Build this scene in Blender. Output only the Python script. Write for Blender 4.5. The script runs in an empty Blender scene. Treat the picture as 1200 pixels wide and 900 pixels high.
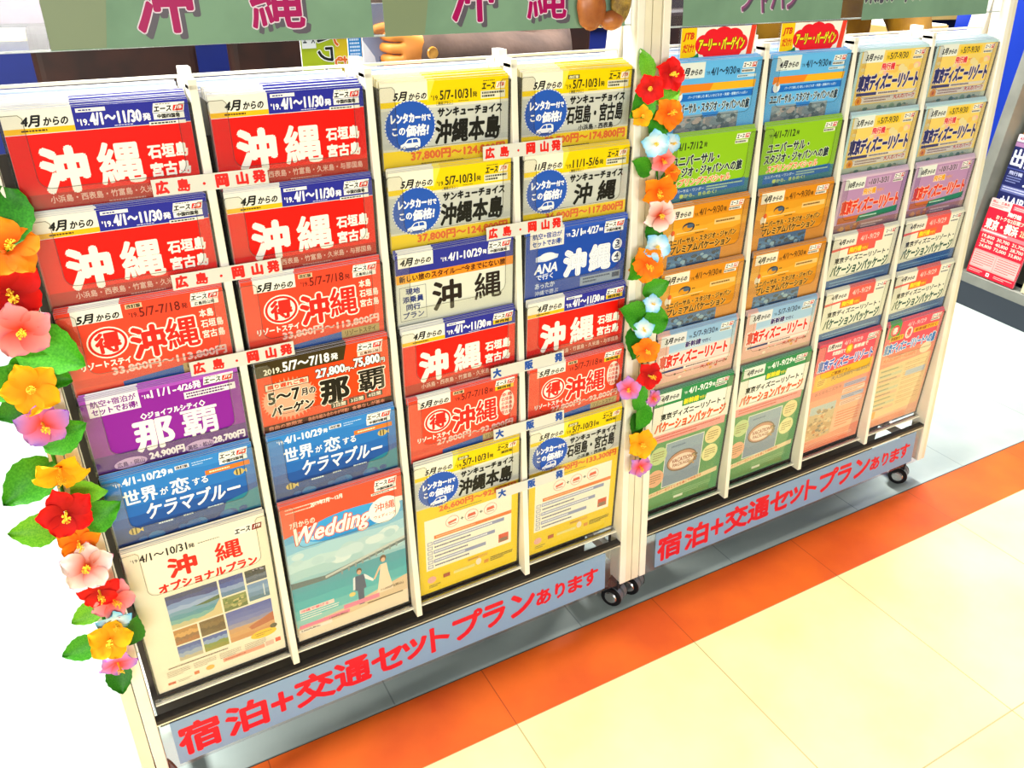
import bpy, math, random
from mathutils import Vector, Matrix
random.seed(7)
SC = bpy.context.scene
COL = SC.collection

# ------------------------------------------------------------------ camera, light, exposure
F_PX = 960.0
CAM = Vector((0.04232, -1.06297, 1.30915)); YAW, PIT, ROL = 0.52742, 0.50578, 0.01657
fw = Vector((math.sin(YAW)*math.cos(PIT), math.cos(YAW)*math.cos(PIT), -math.sin(PIT)))
rt = Vector((math.cos(YAW), -math.sin(YAW), 0)); up = rt.cross(fw)
rt2 = rt*math.cos(ROL)+up*math.sin(ROL); up2 = -rt*math.sin(ROL)+up*math.cos(ROL)
cam = bpy.data.cameras.new('camera'); cam.sensor_width = 36; cam.lens = F_PX/1200*36; cam.clip_start = .02
cam_o = bpy.data.objects.new('camera', cam); COL.objects.link(cam_o)
M = Matrix((rt2, up2, -fw)).transposed().to_4x4(); M.translation = CAM; cam_o.matrix_world = M
SC.camera = cam_o
SC.view_settings.view_transform = 'Standard'; SC.view_settings.look = 'None'
SC.view_settings.gamma = 1; SC.view_settings.use_curve_mapping = False
SC.view_settings.exposure = 0.0
SC.cycles.transparent_max_bounces = 24
w = bpy.data.worlds.new('world'); SC.world = w; w.use_nodes = True
w.node_tree.nodes['Background'].inputs[0].default_value = (1.0, .98, .95, 1)
w.node_tree.nodes['Background'].inputs[1].default_value = .06

def area(name, loc, sx, sy, power, aim=None, col=(1, .985, .95)):
    l = bpy.data.lights.new(name, 'AREA'); l.shape = 'RECTANGLE'; l.size = sx; l.size_y = sy; l.energy = power; l.color = col
    o = bpy.data.objects.new(name, l); COL.objects.link(o); o.location = loc
    if aim: o.rotation_euler = (Vector(aim)-Vector(loc)).to_track_quat('-Z', 'Y').to_euler()
    return o
area('overhead_light', (1.0, .27, 2.75), 2.4, .10, 90)
area('overhead_light', (-1.3, .95, 2.75), .3, 1.8, 300)  # added lamp that whitens the floor left of the racks
area('overhead_light', (3.1, 1.3, 2.75), .3, 1.6, 230)  # added lamp that whitens the floor right of the racks
area('front_fill_light', (-1.5, -6.5, 2.3), 6, 1.4, 430, (.8, 0, .7))  # added low fill from the front, lifts the brochure faces
area('overhead_light', (1.0, 2.6, 2.75), 3.6, .3, 16)

# ------------------------------------------------------------------ materials
def lin(c):
    c = c/255.
    return c/12.92 if c <= .04045 else ((c+.055)/1.055)**2.4
def hexc(h):
    h = h.lstrip('#')
    if len(h) == 3: h = ''.join(a*2 for a in h)
    return tuple(lin(int(h[i:i+2], 16)) for i in (0, 2, 4))
MATS = {}
def pmat(h, rough=.38, metal=0, spec=.2, key=None):
    k = (h, rough, metal, spec)
    if k in MATS: return MATS[k]
    m = bpy.data.materials.new('print_'+h.strip('#')); m.use_nodes = True
    b = m.node_tree.nodes['Principled BSDF']
    b.inputs['Base Color'].default_value = (*hexc(h), 1); b.inputs['Roughness'].default_value = rough
    b.inputs['Metallic'].default_value = metal; b.inputs['Specular IOR Level'].default_value = spec
    MATS[k] = m
    return m
def noisemat(name, h1, h2, scale=6, rough=.4, spec=.4, bump=0, detail=4):
    m = bpy.data.materials.new(name); m.use_nodes = True; nt = m.node_tree; b = nt.nodes['Principled BSDF']
    tc = nt.nodes.new('ShaderNodeTexCoord'); n = nt.nodes.new('ShaderNodeTexNoise'); r = nt.nodes.new('ShaderNodeValToRGB')
    n.inputs['Scale'].default_value = scale; n.inputs['Detail'].default_value = detail
    r.color_ramp.elements[0].color = (*hexc(h1), 1); r.color_ramp.elements[1].color = (*hexc(h2), 1)
    r.color_ramp.elements[0].position = .35; r.color_ramp.elements[1].position = .65
    nt.links.new(tc.outputs['Object'], n.inputs['Vector']); nt.links.new(n.outputs['Fac'], r.inputs['Fac'])
    nt.links.new(r.outputs['Color'], b.inputs['Base Color'])
    b.inputs['Roughness'].default_value = rough; b.inputs['Specular IOR Level'].default_value = spec
    if bump:
        bp = nt.nodes.new('ShaderNodeBump'); bp.inputs['Strength'].default_value = bump; bp.inputs['Distance'].default_value = .01
        nt.links.new(n.outputs['Fac'], bp.inputs['Height']); nt.links.new(bp.outputs['Normal'], b.inputs['Normal'])
    return m
def acrylic(name, tint, haze, gloss_rough=.06):
    m = bpy.data.materials.new(name); m.use_nodes = True; nt = m.node_tree; nt.nodes.clear()
    out = nt.nodes.new('ShaderNodeOutputMaterial'); tr = nt.nodes.new('ShaderNodeBsdfTransparent'); gl = nt.nodes.new('ShaderNodeBsdfGlossy')
    df = nt.nodes.new('ShaderNodeBsdfDiffuse'); m1 = nt.nodes.new('ShaderNodeMixShader'); m2 = nt.nodes.new('ShaderNodeMixShader')
    lw = nt.nodes.new('ShaderNodeLayerWeight'); lw.inputs['Blend'].default_value = .5
    pw = nt.nodes.new('ShaderNodeMath'); pw.operation = 'POWER'; pw.inputs[1].default_value = 4; nt.links.new(lw.outputs['Facing'], pw.inputs[0])
    fr = nt.nodes.new('ShaderNodeMath'); fr.operation = 'MULTIPLY_ADD'; fr.inputs[1].default_value = .85; fr.inputs[2].default_value = .035; nt.links.new(pw.outputs[0], fr.inputs[0])
    tr.inputs[0].default_value = (*tint, 1); gl.inputs['Roughness'].default_value = gloss_rough; df.inputs[0].default_value = (.8, .8, .8, 1)
    m1.inputs[0].default_value = haze
    nt.links.new(tr.outputs[0], m1.inputs[1]); nt.links.new(df.outputs[0], m1.inputs[2])
    nt.links.new(fr.outputs[0], m2.inputs[0]); nt.links.new(m1.outputs[0], m2.inputs[1]); nt.links.new(gl.outputs[0], m2.inputs[2])
    nt.links.new(m2.outputs[0], out.inputs[0])
    return m
ACR = acrylic('clear_acrylic', (.965, .965, .96), .012)
ACR_SHADE_EDGE = acrylic('shaded_acrylic_edge', (.50, .50, .48), .05)  # dark tint paints the shade between stacks, also used on cut edges
ACR_SIGN = acrylic('clear_sign_acrylic', (.93, .94, .95), .02, .12)
CREAM = noisemat('cream_painted_steel', '#efe9d6', '#f6f1e2', 14, .35, .45)
CREAM2 = noisemat('cream_steel_strip', '#e6dcc0', '#efe6cc', 14, .4, .4)
STEEL = pmat('#c9c9c6', .25, .9)
DARK = pmat('#15151a', .5)
PAPER = '#f3f1ea'

# ------------------------------------------------------------------ mesh builder
class PB:
    def __init__(s): s.v = []; s.f = []; s.m = []; s.mats = []; s.ix = {}; s.sm = []
    def mi(s, m):
        if m not in s.ix: s.ix[m] = len(s.mats); s.mats.append(m)
        return s.ix[m]
    def add(s, vs, fs, m, smooth=False):
        b = len(s.v); k = s.mi(m); s.v.extend(tuple(p) for p in vs)
        for f in fs: s.f.append(tuple(b+i for i in f)); s.m.append(k); s.sm.append(smooth)
    def box(s, x0, x1, y0, y1, z0, z1, m, fn=None):
        vs = [(x, y, z) for z in (z0, z1) for y in (y0, y1) for x in (x0, x1)]
        if fn: vs = [fn(*p) for p in vs]
        s.add(vs, [(0, 2, 3, 1), (4, 5, 7, 6), (0, 1, 5, 4), (2, 6, 7, 3), (0, 4, 6, 2), (1, 3, 7, 5)], m)
    def prism(s, pts, y0, y1, m, fn=None):          # outline in x,z, thickness in y
        n = len(pts); vs = [(x, y0, z) for x, z in pts]+[(x, y1, z) for x, z in pts]
        if fn: vs = [fn(*p) for p in vs]
        s.add(vs, [tuple(range(n)), tuple(range(2*n-1, n-1, -1))]+[(i, i+n, (i+1) % n+n, (i+1) % n) for i in range(n)], m)
    def tube(s, p0, p1, r0, r1, m, n=12, caps=True, smooth=True):
        p0, p1 = Vector(p0), Vector(p1); d = (p1-p0).normalized(); a = d.orthogonal().normalized(); b = d.cross(a)
        vs = []
        for p, r in ((p0, r0), (p1, r1)):
            vs += [p+(a*math.cos(t)+b*math.sin(t))*r for t in (2*math.pi*i/n for i in range(n))]
        s.add(vs, [(i, (i+1) % n, (i+1) % n+n, i+n) for i in range(n)], m, smooth)
        if caps: s.add(vs, [tuple(range(n-1, -1, -1)), tuple(range(n, 2*n))], m)
    def mesh(s, name):
        me = bpy.data.meshes.new(name); me.from_pydata(s.v, [], s.f)
        for m in s.mats: me.materials.append(m)
        me.polygons.foreach_set('material_index', s.m); me.polygons.foreach_set('use_smooth', s.sm); me.update()
        return me
    def build(s, name, parent=None): return obj(name, s.mesh(name), parent)
def obj(name, me, parent=None):
    o = bpy.data.objects.new(name, me); COL.objects.link(o)
    if parent: o.parent = parent
    return o
def tag(o, label, cat, group=None, kind=None):
    if label: o['label'] = label
    if cat: o['category'] = cat
    if group: o['group'] = group
    if kind: o['kind'] = kind
    return o
def empty(name, loc, rot=(0, 0, 0)):
    o = bpy.data.objects.new(name, None); COL.objects.link(o); o.location = loc; o.rotation_euler = rot; o.empty_display_size = .05
    return o
def bevel(o, wd, seg=2):
    md = o.modifiers.new('bevel', 'BEVEL'); md.width = wd; md.segments = seg; md.limit_method = 'ANGLE'
    return o

# ------------------------------------------------------------------ lettering as geometry
GC = {}
def glyphs(s, shear=0):
    k = (s, shear)
    if k in GC: return GC[k]
    cu = bpy.data.curves.new('t', 'FONT'); cu.body = s; cu.size = 1; cu.shear = shear; cu.resolution_u = 2
    cu.align_x = 'LEFT'
    o = bpy.data.objects.new('t', cu); COL.objects.link(o)
    dg = bpy.context.evaluated_depsgraph_get(); dg.update()
    me = bpy.data.meshes.new_from_object(o.evaluated_get(dg))
    vs = [(v.co.x, v.co.y) for v in me.vertices]; fs = [tuple(p.vertices) for p in me.polygons]
    bpy.data.objects.remove(o); bpy.data.curves.remove(cu); bpy.data.meshes.remove(me)
    if not vs: vs = [(0, 0), (1, 0), (1, 1)]; fs = [(0, 1, 2)]
    x0 = min(v[0] for v in vs); x1 = max(v[0] for v in vs); y0 = min(v[1] for v in vs); y1 = max(v[1] for v in vs)
    # a flat glyph (a dash) keeps its own proportion
    vs = [((x-x0)/max(x1-x0, 1e-6), (y-y0)/max(y1-y0, 1e-6)) for x, y in vs]
    GC[k] = (vs, fs)
    return GC[k]

class Sheet:
    """print on a sheet: x right, y down from the top edge, in mm; layers rise by a hair towards the reader"""
    def __init__(s, pb, ox=0, oz=0, y=0, sc=.001, step=.000002): s.pb = pb; s.ox = ox; s.oz = oz; s.y = y; s.sc = sc; s.k = 0; s.step = step; s.xmax = None
    def P(s, x, y): return (s.ox+x*s.sc, s.y-s.k*s.step, s.oz-y*s.sc)
    def poly(s, pts, c):
        s.k += 2
        a = sum(pts[i][0]*pts[(i+1) % len(pts)][1]-pts[(i+1) % len(pts)][0]*pts[i][1] for i in range(len(pts)))
        if a > 0: pts = pts[::-1]
        s.pb.add([s.P(*p) for p in pts], [tuple(range(len(pts)))], pmat(c))
    def rect(s, x, y, w, h, c): s.poly([(x, y), (x+w, y), (x+w, y+h), (x, y+h)], c)
    def para(s, x, y, w, h, c, k=3): s.poly([(x+k, y), (x+w, y), (x+w-k, y+h), (x, y+h)], c)
    def frame(s, x, y, w, h, c, t=.7):
        s.rect(x, y, w, t, c); s.rect(x, y+h-t, w, t, c); s.rect(x, y, t, h, c); s.rect(x+w-t, y, t, h, c)
    def ell(s, cx, cy, rx, ry, c, n=28, a0=0, a1=360):
        s.poly([(cx+rx*math.cos(math.radians(a0+(a1-a0)*i/n)), cy+ry*math.sin(math.radians(a0+(a1-a0)*i/n))) for i in range(n+(a1-a0 < 360))], c)
    def ring(s, cx, cy, rx, ry, c, t=1.2): s.ell(cx, cy, rx, ry, c); 
    def txt(s, t, x, y, w, h, c, b=0, ol=None, sh=0, rot=0, slope=0):
        vs, fs = glyphs(t, sh); wf = .6 if any(c_ in '縄覇価格宿島垣宮' for c_ in t) else .95
        def put(col, d, nd):
            s.k += 2; m = pmat(col)
            offs = [(0, 0)]
            if d > 0: offs += [(d*math.cos(2*math.pi*i/nd), d*math.sin(2*math.pi*i/nd)) for i in range(nd)]
            ca, sa = math.cos(rot), math.sin(rot)
            for dx, dy in offs:
                s.k += 1; out = []
                for u, v in vs:
                    px, py = u*w+dx, (1-v)*h+dy+slope*u*w
                    if rot: px, py = (px-w/2)*ca-(py-h/2)*sa+w/2, (px-w/2)*sa+(py-h/2)*ca+h/2
                    out.append(s.P(x+px, y+py))
                s.pb.add(out, fs, m)
        if ol: put(ol[0], b*wf+ol[1], 12 if ol[1] > 1 else 8)
        put(c, b*wf, 8 if h > 14 else 4)
    def lines(s, x, y, w, n, dy, c, h=1.2, seed=1):          # body copy too small to read
        r = random.Random(seed)
        s.k += 1; m = pmat(c)
        for i in range(n):
            xx = x
            end = x+w*(1 if i < n-1 else r.uniform(.5, .9))
            while xx < end-1:
                l = min(r.uniform(1.5, 4), end-xx)
                p = [(xx, y+i*dy), (xx, y+i*dy+h), (xx+l, y+i*dy+h), (xx+l, y+i*dy)]
                s.pb.add([s.P(*q) for q in p], [(0, 1, 2, 3)], m); xx += l+.7
    def grad(s, x, y, w, h, cols, jag=0, seed=3):             # horizontal bands of a printed picture
        r = random.Random(seed); n = len(cols)
        for i, c in enumerate(cols):
            y0 = y+h*i/n
            if jag and i:
                pts = [(x, y+h), (x+w, y+h)]+[(x+w-w*j/12, y0+r.uniform(-jag, jag)) for j in range(13)]
                s.poly(pts, c)
            else: s.rect(x, y0, w, h-h*i/n, c)
    def blobs(s, x, y, w, h, cols, n, r0, r1, seed=1):
        r = random.Random(seed)
        for i in range(n):
            a = r.uniform(r0, r1)
            s.ell(r.uniform(x+a, x+w-a), r.uniform(y+a*.8, y+h-a*.8), a, a*r.uniform(.5, .8), r.choice(cols), 9)

def logo(s, x, y, w=38, h=12, area_txt='中国四国発', ac=('#f6f6f2', '#222'), second=True, plain=False):
    s.para(x, y-1.5, w, h+1.5, '#f7f6f0', 2.5)
    s.lines(x+5, y-.6, w-9, 1, 2, '#555', .9)
    s.txt('エース', x+2, y+2.6, w*.52, h*.62, '#15151c', .45, sh=.2)
    s.para(x+w*.6, y+2, w*.36, h*.7, '#e22a20', 2)
    s.txt('JTB', x+w*.66, y+3.4, w*.23, h*.42, '#ffffff', .25, sh=.35)
    if area_txt:
        s.rect(x+.5, y+h+.6, w-3, 7.5, ac[0]); s.txt(area_txt, x+5, y+h+1.9, w-13, 5, ac[1], .35)
    if second:
        s.rect(x-6, y+h+10.5, w+4, 4.2, '#f4f2ea'); s.lines(x-4, y+h+11.6, w, 1, 2, '#333', 1.9, 5)

# ------------------------------------------------------------------ the covers
CV = {}
def cover(fn): CV[fn.__name__] = fn; return fn
def month(s, m, x=14, y=7, w=50, h=13, col='#16161a'):
    s.txt(m+'月', x, y, w*.42, h, col, .7, sh=.25); s.txt('からの', x+w*.46, y+h*.22, w*.54, h*.74, col, .5, sh=.25)

def red_okinawa(s, osaka=False):
    s.rect(0, 0, 210, 297, '#e80f06'); s.rect(0, 100, 210, 197, '#b90d0a')
    s.rect(0, 0, 76, 21, '#f2efe2'); s.rect(0, 21, 76, 6.5, '#f3bd12'); s.lines(18, 23, 50, 1, 2, '#5a3d10', 2.2)
    s.rect(76, 0, 134, 28, '#26299a'); s.rect(0, 27.6, 210, .7, '#f2f2f2')
    month(s, '4', 20, 7, 50, 12.5)
    s.rect(80, 2.5, 33, 4.6, '#f4f4f0'); s.lines(83, 4, 27, 1, 2, '#3b3b90', 1.8)
    s.txt("'19.", 80, 15, 12, 7.5, '#fff', .35); s.txt('4/1～11/30', 94, 9, 58, 14, '#fff', .75); s.txt('発', 154, 14, 9, 8.5, '#fff', .4)
    s.lines(120, 25, 38, 1, 2, '#d5d5f0', 1)
    if osaka: logo(s, 166, 4.5, 40, 10, '関西発', ('#f3c615', '#2a2a20'), False)
    else: logo(s, 166, 4.5, 40, 10, '中国四国発')
    s.txt('沖', 30, 47, 48, 52, '#f5f2ea', 3.3); s.txt('縄', 93, 46, 50, 50, '#f5f2ea', 2.7)
    s.txt('石垣島', 152, 53, 48, 17, '#f5f2ea', 1.25); s.txt('宮古島', 152, 76, 48, 17, '#f5f2ea', 1.25)
    s.txt('小浜島・西表島・竹富島・久米島・与那国島', 30, 103, 172, 9, '#e3b7a8', .3)
    s.lines(95, 116, 80, 1, 2, '#d79a8a', 2)
@cover
def red(s): red_okinawa(s)
@cover
def red_osaka(s): red_okinawa(s, True)

def salmon_okinawa(s, osaka=False):
    s.rect(0, 0, 210, 297, '#f4452b'); s.rect(0, 98, 210, 12, '#e23a26')
    s.rect(17, 0, 61, 20, '#f3efe4'); month(s, '5', 22, 7, 52, 12)
    s.rect(83, 2.5, 21, 6.5, '#e8c9a0'); s.txt('改訂版', 85, 3.3, 17, 5, '#332', .3)
    s.txt("'19.", 86, 15, 11, 7, '#6a1710', .2); s.txt('5/7-7/18', 99, 10, 52, 13, '#6a1710', .3); s.txt('発', 153, 14, 8, 8, '#6a1710', .2)
    logo(s, 165, 4, 40, 10, '関西発' if osaka else '広島岡山発', ('#f3c615', '#2a2a20') if osaka else ('#f4f2ea', '#333'), False)
    s.ell(53, 51, 26, 23, '#fbeee2'); s.ell(53, 51, 24, 21, '#e3231b'); s.ell(53, 51, 20.5, 17.5, '#fbeee2')
    s.txt('得', 38, 37, 30, 28, '#e3231b', 1.4)
    s.txt('沖', 82, 38, 42, 45, '#e2241b', 2.2, ('#fbf0e4', 2.2)); s.txt('縄', 127, 34, 42, 45, '#e2241b', 1.7, ('#fbf0e4', 2.2))
    if osaka:
        s.ell(189, 52, 15, 26, '#f7dfd0')
        for i, t in enumerate(('本島', '石垣島', '小浜島', '西表島', '宮古島')): s.txt(t, 178, 31+i*9, 22, 7.2, '#d8372a', .35)
    else:
        for i, t in enumerate(('本島', '石垣島', '宮古島')): s.txt(t, 174, 28+i*16, 19 if i == 0 else 30, 12, '#fbeee2', .5)
    s.txt('リゾートステイ', 14, 76, 62, 10, '#fbeee2', .6, ('#d8281d', .6))
    s.txt('27,800円～93,800円' if osaka else '33,800円～113,800円', 50, 88, 152, 13, '#f4c7bc', .8)
    s.poly([(60, 112), (140, 106), (140, 124), (60, 124)], '#1554a8'); s.rect(140, 104, 62, 14, '#b59a63'); s.txt('リゾートステイ', 146, 106, 50, 9, '#5d4520', .3)
@cover
def salmon(s): salmon_okinawa(s)
@cover
def salmon_osaka(s): salmon_okinawa(s, True)

@cover
def purple(s):
    s.rect(0, 0, 210, 297, '#8c14a0'); s.rect(0, 0, 210, 5, '#b04fc4'); s.rect(0, 92, 210, 32, '#5b1484')
    s.rect(8, 0, 66, 28, '#ece6f0'); s.txt('航空+宿泊が', 12, 3.5, 58, 10, '#7a1690', .45); s.txt('セットでお得!', 12, 15.5, 58, 10, '#7a1690', .45)
    s.txt("'18.", 78, 10, 11, 6, '#fff', .2); s.txt('11/1-', 90, 5, 33, 12, '#fff', .35); s.txt('4/26発', 125, 5, 32, 12, '#fff', .45)
    logo(s, 160, 4, 44, 11, None, second=False); s.rect(132, 20, 72, 11, '#efe9f0'); s.lines(135, 22, 66, 2, 4.4, '#5a2a70', 2.6, 3)
    s.txt('◇ジョイフルシティ◇', 70, 38, 88, 10, '#fff', .5)
    s.txt('那', 58, 52, 50, 46, '#f6f0f4', 2.2); s.txt('覇', 122, 50, 50, 44, '#f6f0f4', 1.5)
    s.ell(44, 112, 22, 9, '#c9a6d6'); s.txt('広島・岡山', 26, 108, 36, 8, '#4b1470', .3); s.txt('24,900円', 70, 103, 48, 13, '#f2e9f2', .8)
    s.ell(140, 112, 21, 9, '#c9a6d6'); s.txt('高松・松山', 123, 108, 34, 8, '#4b1470', .3); s.txt('28,700円', 160, 103, 46, 13, '#f2e9f2', .8)

@cover
def sea_blue(s):
    s.grad(0, 0, 210, 124, ['#2f86d6', '#257ccf', '#1f74c8', '#1a66bc', '#1550a2', '#12428e', '#103c84'], 2); s.rect(0, 118, 210, 179, '#0e3478')
    s.poly([(160, 92), (210, 80), (210, 118), (150, 118)], '#1e7f97')
    s.txt("'19.", 14, 10, 11, 6, '#fff', .2); s.txt('4/1-10/29', 26, 5, 60, 12, '#fff', .6); s.txt('発', 88, 8, 7, 7, '#fff', .3)
    s.rect(98, 6, 20, 6.5, '#e8e8f0'); s.txt('改訂版', 100, 7, 16, 4.6, '#223', .25); s.lines(122, 7, 30, 2, 4, '#bcd8f4', 1.5)
    logo(s, 160, 4, 44, 11, '中国四国発', second=False)
    s.rect(138, 27, 66, 8, '#e07a2a'); s.lines(144, 29.5, 54, 1, 2, '#fbe7c6', 2.6)
    s.txt('世界', 22, 27, 46, 25, '#f6fafc', .7); s.txt('が', 72, 36, 11, 12, '#f6fafc', .3); s.txt('恋', 87, 27, 26, 26, '#f6fafc', .7); s.txt('する', 118, 35, 22, 12, '#f6fafc', .3)
    s.txt('ケラマブルー', 48, 56, 136, 28, '#f6fafc', .8, sh=.25)
    for i in range(3): s.lines(60+i*36, 95-i*1.5, 26, 1, 2, '#dceaf6', 2.4, i); s.txt('✓', 56+i*36, 90, 6, 5, '#fff', .3) if False else None
    for cx, cy in ((26, 98), (186, 44)):
        s.ell(cx, cy, 8, 6, '#c9b26a'); s.rect(cx-4, cy-5, 2, 10, '#4c4634'); s.rect(cx+1, cy-5.5, 2, 11, '#4c4634'); s.poly([(cx+7, cy), (cx+12, cy-4), (cx+12, cy+4)], '#d9c06a')
    s.blobs(10, 106, 190, 18, ['#1d5fa6', '#0f4a92', '#2a72b0'], 14, 5, 12, 4)

@cover
def options(s):
    s.rect(0, 0, 210, 297, '#f1e6cf')
    s.txt("'19", 10, 16, 9, 6, '#333', .2); s.txt('4/1～10/31', 22, 12, 68, 14, '#262626', .5); s.txt('発', 92, 17, 9, 8, '#262626', .3); s.lines(106, 20, 58, 1, 2, '#555', 1.6)
    s.para(160, 14, 46, 14, '#f5efe0', 3); s.txt('エース', 162, 17, 24, 9, '#22222a', .6, sh=.25); s.para(188, 16, 17, 11, '#8a2a22', 2); s.txt('JTB', 191, 18.5, 11, 6, '#fff', .2, sh=.3)
    s.txt('沖', 58, 35, 40, 36, '#e3251c', 2.0); s.txt('縄', 128, 33, 40, 36, '#e3251c', 1.5)
    s.txt('オプショナルプラン', 38, 78, 150, 17, '#d8241c', 1.0)
    def pic(x, y, w, h, cols, j=1.5, sd=1): s.grad(x, y, w, h, cols, j, sd)
    pic(42, 104, 79, 69, ['#16226a', '#1a2f86', '#6a88c2', '#8ea6d2', '#5f93b4', '#3f8aa4', '#6aa6a4', '#bfb48a'], 2, 2)
    s.poly([(121, 140), (121, 173), (70, 173), (108, 160)], '#d2bd8c'); s.poly([(80, 140), (121, 132), (121, 140), (100, 142)], '#3c5a34')
    pic(124, 104, 38, 37, ['#1c2f8a', '#2c4aa6', '#7f98c8', '#4e78a6'], 1, 3)
    pic(165, 104, 34, 26, ['#0c1024', '#1a1f3a', '#56627e', '#3b4a6a'], 1, 4); s.blobs(165, 104, 34, 9, ['#9a8fb0', '#20203a'], 8, 1, 2.5, 6)
    pic(124, 144, 38, 29, ['#7f8a4a', '#6a7a3a', '#8b8c52', '#5d6a34']); s.blobs(126, 146, 34, 25, ['#a8a860', '#4d6a2c', '#c0b070'], 16, 2, 4, 2)
    pic(165, 133, 34, 36, ['#6b8fbe', '#7a9cc6', '#5f86ae', '#46708e'], 1, 5); s.poly([(190, 140), (192, 140), (192, 165), (190, 165)], '#c9d4dc')
    pic(42, 176, 37, 32, ['#b27a3a', '#d09a52', '#8a5a34', '#a4622c'], 3, 6); pic(82, 176, 39, 32, ['#6a4a24', '#7a5a2e', '#5a3f20', '#6d5028'], 3, 7)
    pic(42, 211, 37, 32, ['#3b55a4', '#5a74b4', '#8fa0bc', '#b5ab94'], 2, 8); pic(82, 211, 39, 32, ['#3552a6', '#7f9cc8', '#7a8a3c', '#8c8a34'], 2, 9)
    pic(124, 176, 75, 67, ['#4a58ac', '#5764b0', '#6a72b4', '#8a86a8', '#c4956a', '#cf9a62', '#c88a54'], 1, 10); s.poly([(156, 222), (199, 205), (199, 224), (160, 230)], '#b5603c')
    s.lines(22, 250, 160, 1, 4, '#5a4a3a', 2.6, 3)
    for i in range(4): s.lines(18+i*42, 258, 36, 4, 3.4, '#8a7a66', 1.1, i)
    s.ell(178, 232 if False else 247, 22, 9, '#f0c21a'); s.lines(164, 244, 28, 2, 4, '#7a5a10', 1.5); s.ell(196, 237, 6, 5, '#4a4030')
    s.rect(106, 271, 70, 8, '#e59a82'); s.lines(109, 274, 62, 1, 3, '#b4442c', 2.2); s.rect(178, 268, 14, 10, '#e0b8a8'); s.rect(195, 267, 9, 9, '#e2553a')
    s.rect(16, 281, 12, 5, '#c8573a'); s.rect(58, 276, 8, 7, '#d06a3c'); s.ell(84, 279, 7, 5, '#eeb04a'); s.lines(32, 282, 22, 2, 3, '#8a7a66', 1)

@cover
def orange_naha(s):
    s.rect(0, 0, 210, 297, '#f2410c'); s.poly([(0, 0), (142, 0), (136, 25), (0, 25)], '#3a2c0c')
    s.txt('2019.', 12, 13, 26, 9, '#f5f0dc', .4); s.txt('5/7～7/18', 41, 7, 72, 15, '#fff', .7); s.txt('発', 116, 10, 11, 11, '#fff', .4)
    logo(s, 158, 5, 44, 12, '広島岡山発', ('#f2d9c8', '#6a3a20'), False)
    s.txt('27,800', 90, 32, 46, 16, '#fff', .9, ('#221408', 1.3)); s.txt('円～', 137, 39, 15, 8, '#fff', .4, ('#221408', .9)); s.txt('75,800', 152, 28, 42, 17, '#fff', .9, ('#221408', 1.3)); s.txt('円', 195, 36, 8, 8, '#fff', .3, ('#221408', .8))
    for i in range(40):
        a = 2*math.pi*i/40; s.poly([(45+40*math.cos(a), 70+30*math.sin(a)), (45+44*math.cos(a+.05), 70+38*math.sin(a+.05)), (45+40*math.cos(a+.1), 70+30*math.sin(a+.1))], '#f6a07a')
    s.ell(45, 70, 40, 31, '#f7a98a')
    s.rect(10, 38, 68, 12, '#3a1c08'); s.rect(11, 39, 66, 10, '#f9d9c0'); s.txt('乗り遅れご免!', 14, 40.5, 60, 7, '#e2401a', .5)
    s.txt('5～7', 13, 54, 48, 19, '#16100a', 1.0, ('#fbead8', 1.2)); s.txt('月の', 64, 58, 22, 12, '#16100a', .6, ('#fbead8', .9))
    s.txt('バーゲン', 15, 78, 66, 17, '#16100a', .9, ('#fbead8', 1.2), sh=.2)
    s.txt('那', 95, 55, 44, 40, '#17110c', 2.2, ('#fbead8', 1.8)); s.txt('覇', 157, 52, 44, 38, '#17110c', 1.4, ('#fbead8', 1.8))
    for i, t in enumerate(('2日間', '3日間', '4日間')): s.rect(108+i*30, 97-i*1.5, 27, 9, '#241810'); s.txt(t, 111+i*30, 98.4-i*1.5, 21, 6.4, '#f0e0cc', .3)
    s.rect(0, 109, 210, 15, '#4a1008')
    for i in range(3): s.txt(('自由の旅限定', '自由な組み合わせが可能!', '食事なしが基本')[i], (8, 70, 142)[i], 111, (52, 66, 56)[i], 7, '#e08a6a', .3)
    s.rect(0, 124, 210, 173, '#c22c08')

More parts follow.
